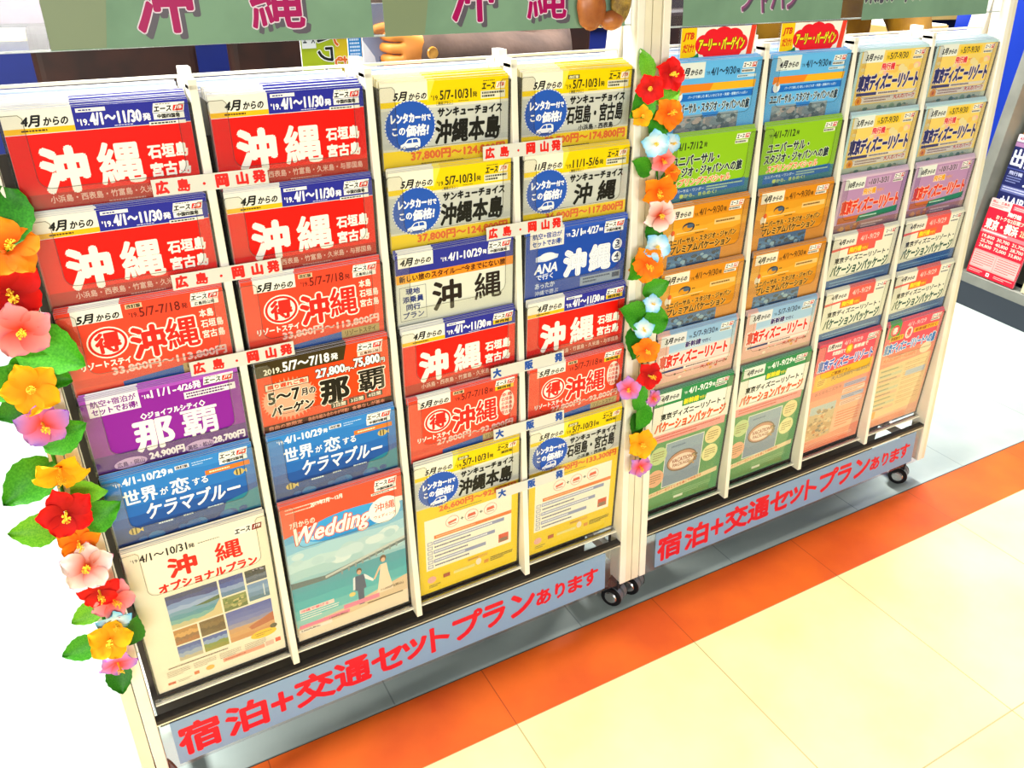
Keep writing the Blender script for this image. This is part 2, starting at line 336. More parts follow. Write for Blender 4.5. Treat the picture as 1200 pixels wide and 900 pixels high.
@cover
def wedding(s):
    s.grad(0, 60, 210, 120, ['#5aa9d8', '#7fbfe0', '#a8d4e4', '#bfdde2', '#a9cfd6', '#93c3cf'], 3, 2)
    s.blobs(0, 100, 210, 60, ['#d8e8ea', '#c8e0e6', '#b6d6de'], 18, 8, 20, 2)
    s.poly([(0, 0), (210, 0), (210, 50), (170, 46), (105, 44), (40, 56), (0, 66)], '#ee5336')
    s.ell(108, 72, 78, 26, '#2f93d8'); s.ell(120, 62, 74, 18, '#3a9fe0')
    s.blobs(30, 60, 150, 30, ['#7cc0ea', '#a8d6ee', '#55aee2'], 10, 5, 11, 6)
    s.grad(0, 168, 210, 100, ['#3f9fb2', '#34a4b4', '#3fb2bc', '#5fbfc2', '#8fccc6'], 1, 3)
    s.poly([(0, 163), (60, 168), (210, 140), (210, 150), (62, 178), (0, 176)], '#5d7076')
    s.poly([(60, 170), (210, 138), (210, 144), (60, 175)], '#c8ccc8')
    for i in range(9): s.poly([(88+i*13, 168-i*2.7), (91+i*13, 167-i*2.7), (91+i*13, 178-i*2.7), (88+i*13, 178-i*2.7)], '#8a9696')
    s.poly([(0, 266), (90, 256), (210, 228), (210, 297), (0, 297)], '#e2c6a0'); s.poly([(0, 280), (210, 264), (210, 297), (0, 297)], '#f0dcc0')
    s.lines(8, 9, 76, 2, 7, '#f8cfc0', 2.2); s.txt('2019年7月～12月', 50, 8, 54, 9, '#fdeee4', .4)
    logo(s, 160, 6, 42, 12, '中国四国発', second=True)
    s.txt('7月からの', 12, 38, 42, 12, '#f9d8c8', .4)
    s.txt('Wedding', 18, 52, 132, 44, '#fdf2ea', 1.2, ('#e2543c', 1.6), sh=.35)
    s.ell(176, 68, 29, 28, '#fbf3ea'); s.txt('沖縄', 158, 52, 37, 17, '#d8624a', .4); s.txt('ウェディング', 156, 76, 40, 7, '#d8624a', .2)
    # the couple on the beach
    s.ell(120, 184, 5, 7, '#5a3c2a'); s.ell(120, 187, 4, 5, '#d9a98a'); s.poly([(112, 194), (128, 194), (131, 226), (126, 228), (125, 262), (115, 262), (114, 228), (109, 226)], '#3a4c72')
    s.poly([(108, 196), (112, 194), (110, 224), (106, 224)], '#e8ecf0'); s.poly([(128, 194), (133, 198), (146, 214), (144, 218), (130, 206)], '#e8ecf0'); s.ell(104, 232, 6, 5, '#e8d27a')
    s.ell(166, 174, 6, 8, '#6a4632'); s.ell(166, 177, 4, 5, '#e2b698'); s.poly([(160, 186), (172, 186), (174, 206), (182, 250), (150, 252), (158, 206)], '#f4dcc0'); s.poly([(158, 188), (162, 188), (148, 216), (145, 214)], '#e8bf9c')
    s.rect(8, 226, 62, 9, '#f2d8d0'); s.txt('沖縄で挙げる', 10, 227.5, 50, 6, '#e0507a', .3); s.lines(8, 238, 70, 3, 5, '#f4eee6', 2.2)
    s.rect(4, 262, 92, 8, '#ee7fa0'); s.rect(86, 250, 68, 10, '#ee86a4'); s.txt('11,000円(税込)', 158, 242, 44, 7, '#5a3a30', .2)
    s.rect(2, 272, 60, 7, '#f6e8dc'); s.txt('5,000円(税込)', 6, 273, 34, 5, '#5a3a30', .2); s.txt('1,800円(税込)', 58, 266, 34, 5, '#5a3a30', .2); s.rect(130, 264, 70, 2.4, '#5a4a34')

def car(s, x, y, w, h, c, win):
    s.poly([(x, y+h*.82), (x+w*.03, y+h*.55), (x+w*.2, y+h*.42), (x+w*.38, y+h*.08), (x+w*.55, y), (x+w*.82, y), (x+w*.97, y+h*.12), (x+w, y+h*.5), (x+w*.97, y+h*.84), (x, y+h*.84)], c)
    s.poly([(x+w*.28, y+h*.42), (x+w*.42, y+h*.12), (x+w*.58, y+h*.1), (x+w*.58, y+h*.42)], win); s.poly([(x+w*.63, y+h*.42), (x+w*.63, y+h*.1), (x+w*.84, y+h*.1), (x+w*.9, y+h*.42)], win)
    for t in (.2, .8): s.ell(x+w*t, y+h*.84, w*.1, h*.17, win, 14); s.ell(x+w*t, y+h*.84, w*.07, h*.12, c, 12)
def thank_you(s, title, price, months='5', date='5/7-10/31', sub=None, full=False, rev=False, kansai=False, tw=(84, 112)):
    s.rect(0, 0, 210, 297, '#f2d000'); s.rect(0, 36, 210, 48, '#c7c9c2'); s.rect(0, 34, 210, 4, '#dedccb'); s.rect(0, 92, 210, 4, '#d8d6c4')
    s.rect(0, 84, 210, 9, '#bfc2bb'); s.rect(0, 0, 74, 26, '#f3eed8'); s.poly([(74, 0), (86, 0), (74, 30)], '#f5e24e')
    month(s, months, 20, 13, 52, 12)
    s.ell(45, 62, 40.5, 37, '#e9ecf0'); s.ell(45, 62, 39.3, 35.8, '#2456b8')
    for i in range(44):
        a = 2*math.pi*i/44; s.ell(45+40*math.cos(a), 62+36.5*math.sin(a), 1.1, 1.0, '#2456b8', 6)
    s.txt('レンタカー', 15, 43, 46, 13, '#fff', .8); s.txt('付で', 63, 46, 15, 9, '#fff', .4)
    s.txt('この', 16, 63, 20, 10, '#fff', .5); s.txt('価格!', 38, 60, 36, 16, '#fff', 1.1, sh=.15)
    car(s, 27, 79, 33, 16, '#f2f4f6', '#2456b8')
    if rev: s.rect(84, 7, 22, 6, '#33301c'); s.txt('改訂版', 86, 7.8, 18, 4.6, '#f2e9b0', .25)
    s.txt("'19.", 80, 21, 12, 7, '#3a3a10', .2); s.txt(date, 94, 15, 52, 13, '#2a2a14', .45); s.txt('発', 148, 20, 8, 7.5, '#3a3a10', .2)
    s.frame(88, 30, 27, 5.6, '#6a6420', .4); s.txt('限定プラン', 91, 31, 21, 3.8, '#5a5420', .15); s.lines(124, 31, 34, 1, 2, '#7a7020', 1)
    s.txt('エース', 164, 9, 22, 9, '#22221a', .5, sh=.25); s.para(187, 8, 18, 10, '#f3e6d0', 2); s.txt('JTB', 190, 10, 12, 6, '#c8402a', .35, sh=.3)
    s.lines(166, 5, 36, 1, 2, '#6a6420', 1.2)
    if kansai: s.rect(170, 20, 28, 8, '#e3c400'); s.txt('関西発', 173, 21.5, 22, 5, '#3a3a18', .3)
    else: s.rect(162, 20, 42, 11, '#e6e2c8'); s.lines(164, 21.5, 38, 2, 4.6, '#44443a', 3, 4)
    s.txt('サンキューチョイス', 90, 40, 108, 12, '#1d1d1b', .9, sh=.15)
    if sub:
        s.txt(title, tw[0], 55, tw[1], 28, '#1a1a18', 1.3, sh=.1); s.txt(sub, 108, 86, 70, 9, '#2c2c28', .5)
    else: s.txt(title, tw[0]+1, 57, tw[1]-2, 34, '#1a1a18', 2.2, sh=.12)
    s.txt(price, 44, 99, 160, 14, '#e8641a', .9); s.lines(60, 117, 130, 1, 2, '#6a5a18', 1.4)
    if full:
        s.rect(14, 124, 182, 118, '#faf5e2')
        for i, x in enumerate((70, 110, 150)):
            s.ell(x, 143, 14, 13, '#e8826a'); s.ell(x, 143, 13, 12, '#fbf3e6')
            s.poly([(x-9, 142), (x+9, 139), (x+8, 144), (x-8, 147)] if i == 0 else [(x-9, 146), (x-7, 139), (x+7, 138), (x+9, 145)], '#e0573c'); s.rect(x-8, 148, 16, 2, '#c8806a')
            if i < 2: s.txt('+', x+17, 140, 6, 6, '#555', .5)
        s.rect(32, 163, 164, 8, '#ea7a34'); s.lines(36, 166, 150, 1, 2, '#f6cf9a', 2)
        for i in range(6):
            y = 175+i*11
            s.rect(18, y, 10, 8, '#5c68a4'); s.rect(19, y+1, 8, 6, '#e8e6e0')
            if i % 2 == 0: s.rect(30, y, 150-i*10, 8, '#8f98c0')
            s.lines(32, y+2.2, 146-i*10, 1, 2, '#44507e' if i % 2 else '#f0f0f4', 3.4, i)
        s.rect(168, 214, 22, 20, '#d9482e'); s.rect(170, 224, 18, 9, '#8a6a5a')
        s.rect(100, 247, 44, 7, '#e8b42a'); s.lines(102, 249, 40, 1, 2, '#a8741a', 2.5)
        s.ell(24, 266, 9, 8, '#f0b0a0'); s.rect(48, 262, 14, 9, '#b0472a'); s.rect(70, 264, 46, 6, '#efdf8a'); s.ell(124, 262, 6, 8, '#f2e2c8'); s.rect(136, 264, 10, 8, '#e0902a')
        s.lines(150, 262, 50, 3, 4, '#5a4c10', 2); s.lines(18, 279, 24, 2, 4, '#8a7410', 2)
@cover
def yellow_main(s): thank_you(s, '沖縄本島', '37,800円～124,800円')
@cover
def yellow_main_full(s): thank_you(s, '沖縄本島', '26,600円～92,800円', full=True, rev=True, kansai=True)
@cover
def yellow_islands(s): thank_you(s, '石垣島・宮古島', '52,700円～174,800円', sub='小浜島・西表島', rev=True)
@cover
def yellow_islands_full(s): thank_you(s, '石垣島・宮古島', '44,500円～133,300円', sub='小浜島・西表島', rev=True, full=True, kansai=True)
@cover
def yellow_autumn(s): thank_you(s, '沖 縄', '36,800円～117,800円', months='11', date='11/1-5/6', tw=(98, 88))

@cover
def cream_okinawa(s):
    s.rect(0, 0, 210, 297, '#dfe0d2'); s.rect(0, 0, 210, 33, '#2a2f98'); s.rect(4, 0, 60, 22, '#f3efe0'); month(s, '4', 8, 7, 52, 12)
    s.txt("'19.", 78, 15, 11, 7, '#fff', .2); s.txt('4/1-10/29', 91, 10, 60, 13, '#fff', .6); s.txt('発', 153, 14, 7, 7, '#fff', .3)
    logo(s, 162, 4, 44, 11, '中国四国発', second=False)
    s.rect(0, 33, 210, 15, '#ee8c1c'); s.rect(0, 33, 60, 15, '#f2a824'); s.txt('新しい旅のスタイル─“今までにない旅', 5, 35, 190, 10.5, '#4a1c0a', .5)
    s.frame(4, 54, 46, 58, '#555a66', .7)
    for i, t in enumerate(('現地', '添乗員', '同行', 'プラン')): s.txt(t, 27-(12 if len(t) == 2 else 18), 57+i*13.5, 24 if len(t) == 2 else 36, 10.5, '#24357a', .45)
    s.txt('沖', 62, 56, 50, 48, '#231716', 1.8); s.txt('縄', 138, 54, 50, 46, '#231716', 1.5)
@cover
def ana_blue(s):
    s.rect(0, 0, 210, 297, '#1247ae'); s.rect(0, 0, 210, 5, '#2a57c0'); s.rect(8, 0, 68, 30, '#e9e2da')
    s.txt('航空+宿泊が', 13, 4, 58, 10, '#25489a', .5); s.txt('セットでお得!', 13, 17, 58, 10, '#25489a', .5)
    s.txt("'19.", 80, 12, 10, 6, '#fff', .2); s.txt('3/1', 92, 7, 20, 13, '#fff', .45); s.txt('出発', 113, 12, 8, 6, '#fff', .2); s.txt('4/27', 124, 7, 24, 13, '#fff', .45); s.txt('発着', 149, 12, 8, 6, '#fff', .2)
    logo(s, 160, 4, 44, 11, '中国四国発', second=False)
    s.poly([(20, 46), (46, 40), (66, 46), (64, 52), (40, 56), (20, 54)], '#cfd9ea'); s.ell(44, 47, 16, 7, '#e4eaf2')
    s.txt('ANA', 18, 60, 46, 16, '#eef2f8', .8, sh=.2); s.txt('で行く', 22, 78, 34, 10, '#dfe6f2', .4)
    s.txt('沖', 78, 50, 42, 44, '#f6f6f8', 2.2, ('#1247ae', 2.4)) if False else None
    s.txt('沖', 80, 46, 42, 44, '#1a4fb4', 1.4, ('#f4f6fa', 2.6)); s.txt('縄', 134, 44, 42, 44, '#1a4fb4', 1.4, ('#f4f6fa', 2.6))
    s.txt('沖', 80, 46, 42, 44, '#f4f6fa', 1.0); s.txt('縄', 134, 44, 42, 44, '#f4f6fa', .8)
    for i, t in enumerate('34'): s.ell(191, 48+i*24, 10.5, 10.5, '#eef0f4'); s.txt(t, 187, 40+i*24, 8, 11, '#222c50', .5); s.rect(186, 52.5+i*24, 10, 2.5, '#222c50')
    s.txt('あったか', 20, 94, 40, 10, '#c3d0e8', .4); s.txt('沖縄で遊ぶ', 20, 108, 48, 9, '#c3d0e8', .3)
    s.rect(114, 98, 88, 17, '#8fa0bc'); s.lines(120, 101, 60, 2, 6, '#33446e', 3.2, 5); s.rect(184, 101, 16, 9, '#33446e')

# --- the right-hand rack
def small_logo(s, x, y, w=36, fade=False):
    s.para(x, y, w, 10, '#f2efe6', 2); s.txt('エース', x+2.5, y+2, w*.5, 6.5, '#333a44', .4, sh=.2); s.para(x+w*.62, y+1.2, w*.32, 7.6, '#d87060' if fade else '#cf3a30', 2); s.txt('JTB', x+w*.68, y+2.8, w*.2, 4.2, '#fff', .2, sh=.3)
    s.rect(x-1, y+12, w-4, 6, '#ece9dc'); s.lines(x, y+13.4, w-6, 1, 2, '#555', 3.2, 2)
@cover
def park_blue(s):
    s.rect(0, 0, 210, 297, '#62b4ec'); s.rect(14, 2, 62, 26, '#dfe6e0'); month(s, '4', 22, 11, 48, 12); s.lines(20, 26, 40, 1, 2, '#5f7a8a', 1)
    s.txt("'19.", 80, 18, 9, 6, '#22405c', .2); s.txt('4/1～9/30', 91, 13, 58, 12.5, '#1c3a58', .5); s.txt('発', 151, 17, 8, 8, '#1c3a58', .3)
    small_logo(s, 164, 7); s.rect(154, 28, 46, 5, '#cfdfe6'); s.lines(156, 29.6, 42, 1, 2, '#47627a', 2)
    s.poly([(12, 38), (100, 38), (92, 51), (10, 51)], '#ee8420'); s.poly([(100, 38), (202, 38), (200, 51), (92, 51)], '#f2b224')
    s.rect(10, 54, 188, 12, '#1f6ec8'); s.txt('パークで楽しむ 新しいおどろき・笑顔・感動がいっぱい', 44, 57, 140, 5, '#bcdcf4', .15)
    s.ell(22, 57, 9, 9, '#e8f0f2'); s.ell(24, 51, 5, 4, '#e59a5a')
    s.txt('ユニバーサル・スタジオ・ジャパンへの旅', 10, 70, 182, 17, '#20364a', .7, ('#d8e6ea', .9))
    s.grad(18, 90, 150, 40, ['#8fa4b0', '#7b8f9c', '#647886', '#7c8a90'], 4, 3); s.blobs(18, 90, 150, 38, ['#5d707c', '#a8b4ba', '#8b8f96', '#4c6272', '#b2a6a4'], 60, 3, 8, 5)
    s.poly([(80, 88), (120, 88), (116, 96), (84, 96)], '#2f7fd0'); s.grad(0, 126, 210, 171, ['#3d8fbe', '#3a7fa6'])
@cover
def park_green(s):
    s.rect(0, 0, 210, 297, '#8fc41e'); s.rect(0, 92, 210, 205, '#2a7c8c')
    s.txt("'19.", 12, 16, 9, 6, '#26321a', .2); s.txt('4/1-7/12', 24, 11, 58, 13, '#26321a', .5); s.txt('発', 85, 14, 8, 8, '#26321a', .3)
    small_logo(s, 162, 6)
    s.txt('ユニバーサル・', 14, 34, 112, 18, '#22303c', 1.0, ('#e8f0d8', .9)); s.txt('スタジオ・ジャパンへの旅', 10, 55, 176, 18, '#22303c', 1.0, ('#e8f0d8', .9))
    s.txt('スプリングスペシャル', 20, 76, 140, 14, '#e8742a', .7, ('#fbeedd', .9), sh=.15)
    s.poly([(14, 94), (200, 90), (200, 106), (14, 112)], '#1268b8'); s.txt('ユニバーサル・ワンダー', 18, 96, 80, 6, '#d8ecf8', .2); s.lines(104, 96, 90, 2, 5, '#bfe0a0', 2.2)
    s.txt('春から、きらめく!', 40, 105, 90, 7, '#c8dc6a', .4); s.blobs(0, 112, 210, 40, ['#1a4c66', '#17364e', '#3a7a8c', '#27566a'], 40, 4, 9, 4)
@cover
def park_orange(s):
    s.rect(0, 0, 210, 297, '#dc8a12'); s.grad(0, 26, 210, 60, ['#e29a1e', '#e8a52c', '#dc8f18', '#cf8212'], 3, 4)
    s.rect(8, 2, 62, 22, '#f0e6cf'); month(s, '4', 16, 9, 48, 12)
    s.txt("'19.", 74, 17, 9, 6, '#5a3408', .2); s.txt('4/1～9/30', 85, 10, 58, 12.5, '#5a3408', .4); s.txt('発', 145, 14, 8, 8, '#5a3408', .3)
    small_logo(s, 160, 5, 36, True)
    s.ell(62, 42, 15, 9, '#26344a'); s.ell(60, 44, 12, 6.5, '#dd9418'); s.ell(66, 40, 8, 4, '#4a5f7a'); s.lines(80, 40, 14, 1, 2, '#5a3a10', 2); s.rect(34, 51, 76, 1.2, '#f1d9a0')
    s.rect(126, 36, 66, 10, '#efc47a'); s.lines(130, 39, 58, 1, 2, '#6a4414', 3.4, 6)
    s.ell(22, 58, 8, 9, '#e9dac0'); s.ell(25, 49, 5, 5, '#e25a20'); s.lines(80, 55, 40, 1, 2, '#6a4414', 2)
    s.txt('ユニバーサル・スタジオ・ジャパン', 18, 62, 168, 12, '#4a2606', .7, ('#e9b450', .8)); s.txt('プレミアムバケーション', 24, 76, 150, 15, '#4a2606', .9, ('#efc060', .9))
    s.grad(18, 94, 134, 36, ['#2c5f96', '#3a74a8', '#28527e', '#1c3c60'], 3, 5); s.blobs(18, 95, 134, 34, ['#5f95bc', '#1e4468', '#88aec4', '#2a3f58'], 40, 3, 8, 8)
@cover
def shinkansen(s):
    s.rect(0, 0, 210, 297, '#e9b2a4'); s.grad(30, 0, 175, 60, ['#8fb8dc', '#a4c6e0', '#b9d2e2'], 2, 2); s.rect(8, 2, 64, 24, '#dfe0e0'); month(s, '5', 18, 9, 48, 12)
    s.txt("'19.", 78, 14, 9, 6, '#234', .2); s.txt('5/7-9/30', 90, 8, 56, 12.5, '#3a4a6a', .4); s.txt('発', 148, 12, 7, 7, '#234', .2); small_logo(s, 162, 5)
    s.txt('新幹線', 72, 26, 40, 13, '#3a2a6a', .7, ('#e8eef4', .7)); s.txt('で行く', 115, 30, 24, 8, '#3a2a6a', .3)
    s.poly([(6, 44), (198, 44), (198, 78), (6, 78)], '#f0d5cc'); s.txt('東京ディズニーリゾート', 10, 46, 178, 28, '#e02a1e', 1.6, ('#fbeee8', 1.4))
    s.rect(10, 80, 190, 7, '#f2ded0'); s.rect(14, 81, 60, 5, '#3a3a6a'); s.lines(80, 82, 110, 1, 2, '#5a3a4a', 3)
    s.blobs(10, 88, 190, 20, ['#e9a23a', '#f2e2cc', '#d83a2a', '#7a5a4a'], 12, 3, 5, 5); s.txt('大人のパーク', 120, 90, 70, 8, '#c82a20', .4); s.rect(0, 108, 210, 190, '#c9a48c')
@cover
def vacation_green(s):
    s.rect(0, 0, 210, 297, '#4f9a5a'); s.rect(0, 30, 210, 74, '#f1efe0'); s.rect(0, 0, 210, 32, '#1f8a4c'); s.rect(6, 2, 62, 24, '#e3e8dc'); month(s, '4', 16, 9, 46, 12)
    s.txt("'19.", 76, 12, 9, 6, '#e8f4ea', .2); s.txt('4/1-9/29', 88, 6, 62, 14, '#f2f8f2', .5); s.txt('発', 152, 10, 8, 8, '#f2f8f2', .3); small_logo(s, 162, 5)
    s.poly([(74, 24), (142, 24), (136, 46), (74, 46)], '#1f8a4c'); s.txt('新幹線', 78, 30, 40, 13, '#f0dc2a', .8); s.txt('で行く', 120, 34, 18, 8, '#f0dc2a', .3)
    s.txt('東京ディズニーリゾート・', 20, 52, 174, 15, '#1e241e', .7); s.txt('バケーションパッケージ', 8, 72, 192, 24, '#e2521c', 1.3, ('#f8ead0', 1.0), sh=.1)
    s.rect(0, 102, 204, 20, '#ee9a98'); s.lines(10, 106, 180, 2, 7, '#d8403a', 3, 4)
    s.rect(44, 130, 106, 116, '#eef0e0'); s.rect(46, 132, 102, 112, '#8ba0b8'); s.grad(46, 132, 102, 112, ['#8ea6bc', '#8a9eb8', '#7f96b0', '#768ea8'], 2, 3)
    s.lines(60, 142, 70, 1, 2, '#5a7494', 4)
    s.ell(94, 186, 42, 27, '#6a5546'); s.ell(94, 186, 39, 24, '#c98a70'); s.ell(94, 188, 34, 19, '#f2dcc8')
    s.txt('VACATION', 66, 178, 56, 10, '#a85a4a', .5); s.txt('PACKAGE', 70, 191, 48, 8, '#a85a4a', .4); s.blobs(112, 174, 30, 34, ['#8a6448', '#c29a6a', '#5f4a3a'], 9, 3, 6, 6)
    for cx, cy, c in ((26, 156, '#c3d694'), (24, 214, '#eeb08a'), (176, 146, '#f2dc9c'), (174, 192, '#ece6a4')):
        s.ell(cx, cy, 23, 22, c); s.lines(cx-15, cy-10, 30, 4, 6, '#8a6a3a', 2.2, int(cx))
    s.poly([(0, 252), (204, 238), (204, 250), (0, 264)], '#f0d8a8'); s.txt('ファンタジーなひとときを過ごす特典付き', 8, 253, 150, 7, '#d8603a', .3, slope=-.07)
    s.lines(80, 268, 110, 3, 5, '#8fc08a', 2); s.rect(84, 280, 26, 6, '#e2ead8')
def resort(s, base, edge, date_c, title_c, title_ol, tagc, mo, date, plane_c):
    s.rect(0, 0, 210, 297, base); s.rect(0, 0, 210, 5, edge); s.rect(0, 0, 8, 297, edge); s.rect(12, 3, 62, 24, '#e6eae0'); month(s, mo, 22, 11, 48, 12)
    s.rect(82, 9, 74, 16, date_c); s.txt("'19.", 84, 16, 8, 6, '#3a3a30', .2); s.txt(date, 94, 11, 54, 12, '#3a3a30', .4); small_logo(s, 166, 8)
    s.txt('飛行機', 74, 30, 40, 13, plane_c, .8, ('#f6eede', .7)); s.txt('で行く', 117, 34, 24, 8, plane_c, .3)
    s.txt('東京ディズニーリゾート', 14, 50, 182, 30, title_c, 1.7, (title_ol, 1.3), sh=.05)
@cover
def resort_yellow(s):
    resort(s, '#efcf6a', '#bcdde0', '#eec62a', '#2c2e6c', '#e8d9d0', 0, '5', '5/7-9/30', '#e0303c')
    s.blobs(8, 28, 196, 30, ['#f2b6a0', '#efc05a', '#e8d59a'], 16, 5, 12, 2); s.txt('飛行機', 74, 30, 40, 13, '#e0303c', .8, ('#f6eede', .7)); s.txt('東京ディズニーリゾート', 14, 50, 182, 30, '#2c2e6c', 1.7, ('#e8d9d0', 1.3), sh=.05)
    s.rect(14, 84, 186, 6, '#d9cfc4'); s.rect(14, 84, 60, 6, '#3f3f72'); s.lines(80, 85.5, 110, 1, 2, '#5a4a5a', 3)
    s.rect(14, 92, 186, 13, '#e4dcd2'); s.ell(24, 100, 10, 9, '#e89a2a'); s.ell(24, 100, 4, 4, '#c8641a'); s.lines(40, 95, 80, 2, 5, '#8a5a5a', 2.4, 4); s.txt('大人のパーク', 130, 93, 66, 9, '#c8302a', .4)
    s.grad(0, 107, 210, 30, ['#b4c0ae', '#98a898', '#8a9c92'], 1, 2); s.blobs(20, 108, 170, 20, ['#7fa088', '#6a8f9a', '#a9a890', '#5d7f70'], 16, 4, 9, 3)
@cover
def resort_purple(s):
    resort(s, '#b98cb8', '#d6b8cf', '#c7a2c4', '#e23a20', '#f6c9ae', 0, '10', '10/1-3/31', '#eaa41a')
    s.rect(10, 86, 90, 14, '#c8672a'); s.poly([(76, 88), (200, 80), (200, 94), (70, 102)], '#1f7a5e'); s.lines(80, 90, 100, 1, 2, '#bfe0c8', 3)
    s.grad(0, 102, 210, 26, ['#a87474', '#8f6a76', '#7a5664'], 2, 2); s.blobs(8, 102, 80, 24, ['#c87a3a', '#a85a3a', '#d89a5a'], 14, 4, 8, 4); s.lines(90, 108, 70, 2, 6, '#d8c0c0', 3)
@cover
def vacation_white(s):
    s.rect(0, 0, 210, 297, '#e9e6d2'); s.rect(10, 2, 62, 22, '#efe9da'); month(s, '4', 18, 9, 48, 11); s.poly([(74, 0), (160, 0), (160, 28), (140, 28), (140, 44), (60, 44), (60, 30), (0, 34), (0, 28), (74, 26)], '#ec5a52')
    s.txt('4/1-9/29', 86, 8, 60, 12, '#f6c6bc', .4); small_logo(s, 166, 5); s.rect(52, 28, 66, 18, '#ea6a34'); s.txt('飛行機', 57, 31, 38, 12, '#f4dc2a', .8); s.txt('で行く', 97, 35, 19, 7, '#f4dc2a', .3)
    s.txt('東京ディズニーリゾート・', 16, 50, 176, 13, '#26282a', .6); s.txt('バケーションパッケージ', 10, 68, 184, 24, '#1f4a3c', 1.0, ('#dfe4cc', .8), sh=.1)
    s.poly([(0, 100), (210, 92), (210, 297), (0, 297)], '#155a9e'); s.lines(14, 106, 180, 2, 7, '#6aa4d0', 2.6, 5)
def pink_base(s):
    s.rect(0, 0, 210, 297, '#f0876e'); s.rect(0, 0, 210, 80, '#ea4c62'); s.grad(0, 150, 210, 147, ['#f2a07e', '#f2ae8a', '#f0b692', '#efb090'], 2, 2)
@cover
def pink_deal(s):
    pink_base(s); s.rect(30, 4, 46, 18, '#f2e3dc'); month(s, '1', 34, 7, 40, 11); s.txt('4/1-9/29', 84, 6, 62, 11, '#f7bcc0', .4); small_logo(s, 164, 4, 38, True)
    s.txt('早期割引で', 50, 26, 44, 11, '#f6e6dc', .5); s.ell(106, 30, 13, 13, '#ee8a1a'); s.txt('得', 99, 22, 14, 15, '#fbe04a', .8); s.txt('新幹線で', 122, 23, 48, 11, '#f7e9dc', .5)
    s.txt('東京ディズニーリゾート', 10, 44, 186, 28, '#2d5cc0', 1.2, ('#fbf0f2', 1.6)); s.poly([(8, 78), (204, 72), (204, 114), (8, 124)], '#f0b41e')
    s.txt('ご家族プラン', 62, 82, 66, 9, '#7a3a14', .4); s.txt('大人23,800円～60,800円', 66, 95, 132, 11, '#7a4a2a', .5, slope=-.03); s.ell(32, 102, 18, 14, '#f3c63a'); s.lines(20, 97, 24, 3, 5, '#b45a14', 2.6)
    s.txt('おとなもこどもも', 20, 130, 90, 8, '#b8402c', .3, slope=-.05)
    for i in range(4): s.rect(118, 126+i*17, 80, 12, ('#b8a4c8', '#f2d0c0', '#a8b0d4', '#f2cabc')[i]); s.lines(122, 129+i*17, 70, 2, 4.5, ('#4a5aa0', '#c0604a', '#44549a', '#c0604a')[i], 2.2, i)
    s.grad(16, 168, 88, 96, ['#b4c2c4', '#cfae82', '#c89a68', '#d8a878'], 3, 4); s.blobs(18, 176, 84, 86, ['#9a7a5a', '#e2c090', '#7a6a5c', '#c8763c', '#b8a890'], 50, 3, 8, 6)
    s.rect(120, 212, 76, 14, '#f0b090'); s.lines(116, 206, 82, 6, 8, '#e8603a', 3, 8); s.poly([(0, 268), (210, 256), (210, 297), (0, 297)], '#ee8a6c'); s.lines(20, 276, 170, 3, 5, '#f6c8ac', 2)
@cover
def pink_spring(s):
    pink_base(s); s.rect(8, 0, 42, 40, '#3f9a4a'); s.ell(30, 20, 16, 15, '#e23a4a'); s.txt('春', 21, 11, 18, 18, '#f8e4d8', .8); s.txt('4/1-9/29', 74, 8, 70, 11, '#f7bcc0', .4); small_logo(s, 164, 4, 38, True)
    s.rect(18, 36, 50, 13, '#efc02a'); s.txt('早期割引で', 22, 38, 42, 9, '#8a3a14', .4); s.ell(86, 36, 14, 16, '#f6d9d0'); s.txt('得', 79, 26, 14, 20, '#e2383c', .8); s.rect(104, 28, 96, 13, '#efb02a'); s.txt('新幹線で行く', 110, 30, 82, 9, '#b04a18', .4)
    s.txt('東京ディズニーリゾートへの旅', 8, 56, 192, 27, '#2a78c8', 1.2, ('#eef6fb', 1.6)); s.rect(10, 92, 130, 18, '#f2a07a'); s.txt('大人25,200円～43,600円', 14, 96, 120, 11, '#e85a2c', .5); s.ell(172, 96, 22, 15, '#efd9b4')
    s.poly([(8, 122), (202, 112), (202, 262), (8, 272)], '#efc890')
    for i in range(9): s.rect(14, 128+i*14, 86, 9, ('#d8c08a', '#c8c29a', '#eab08a')[i % 3]); s.lines(18, 130+i*14, 76, 1, 2, '#7a7a5a', 3.4, i); s.lines(108, 126+i*14, 84, 2, 5, '#c08a5a', 2, i+20)
    s.rect(118, 150, 76, 16, '#a8b4cc'); s.rect(14, 248, 22, 22, '#f0a02a'); s.lines(60, 282, 140, 2, 5, '#f8d0b4', 2)
@cover
def plain_blue(s): s.rect(0, 0, 210, 297, '#5d86bc'); s.lines(20, 20, 160, 8, 10, '#e6ecf2', 4)
@cover
def plain_grey(s): s.rect(0, 0, 210, 297, '#a9b0ba'); s.lines(20, 20, 160, 8, 10, '#4a5260', 5)
@cover
def plain_rose(s): s.rect(0, 0, 210, 297, '#cf9a9a'); s.lines(20, 20, 160, 8, 10, '#f2e6e4', 6)
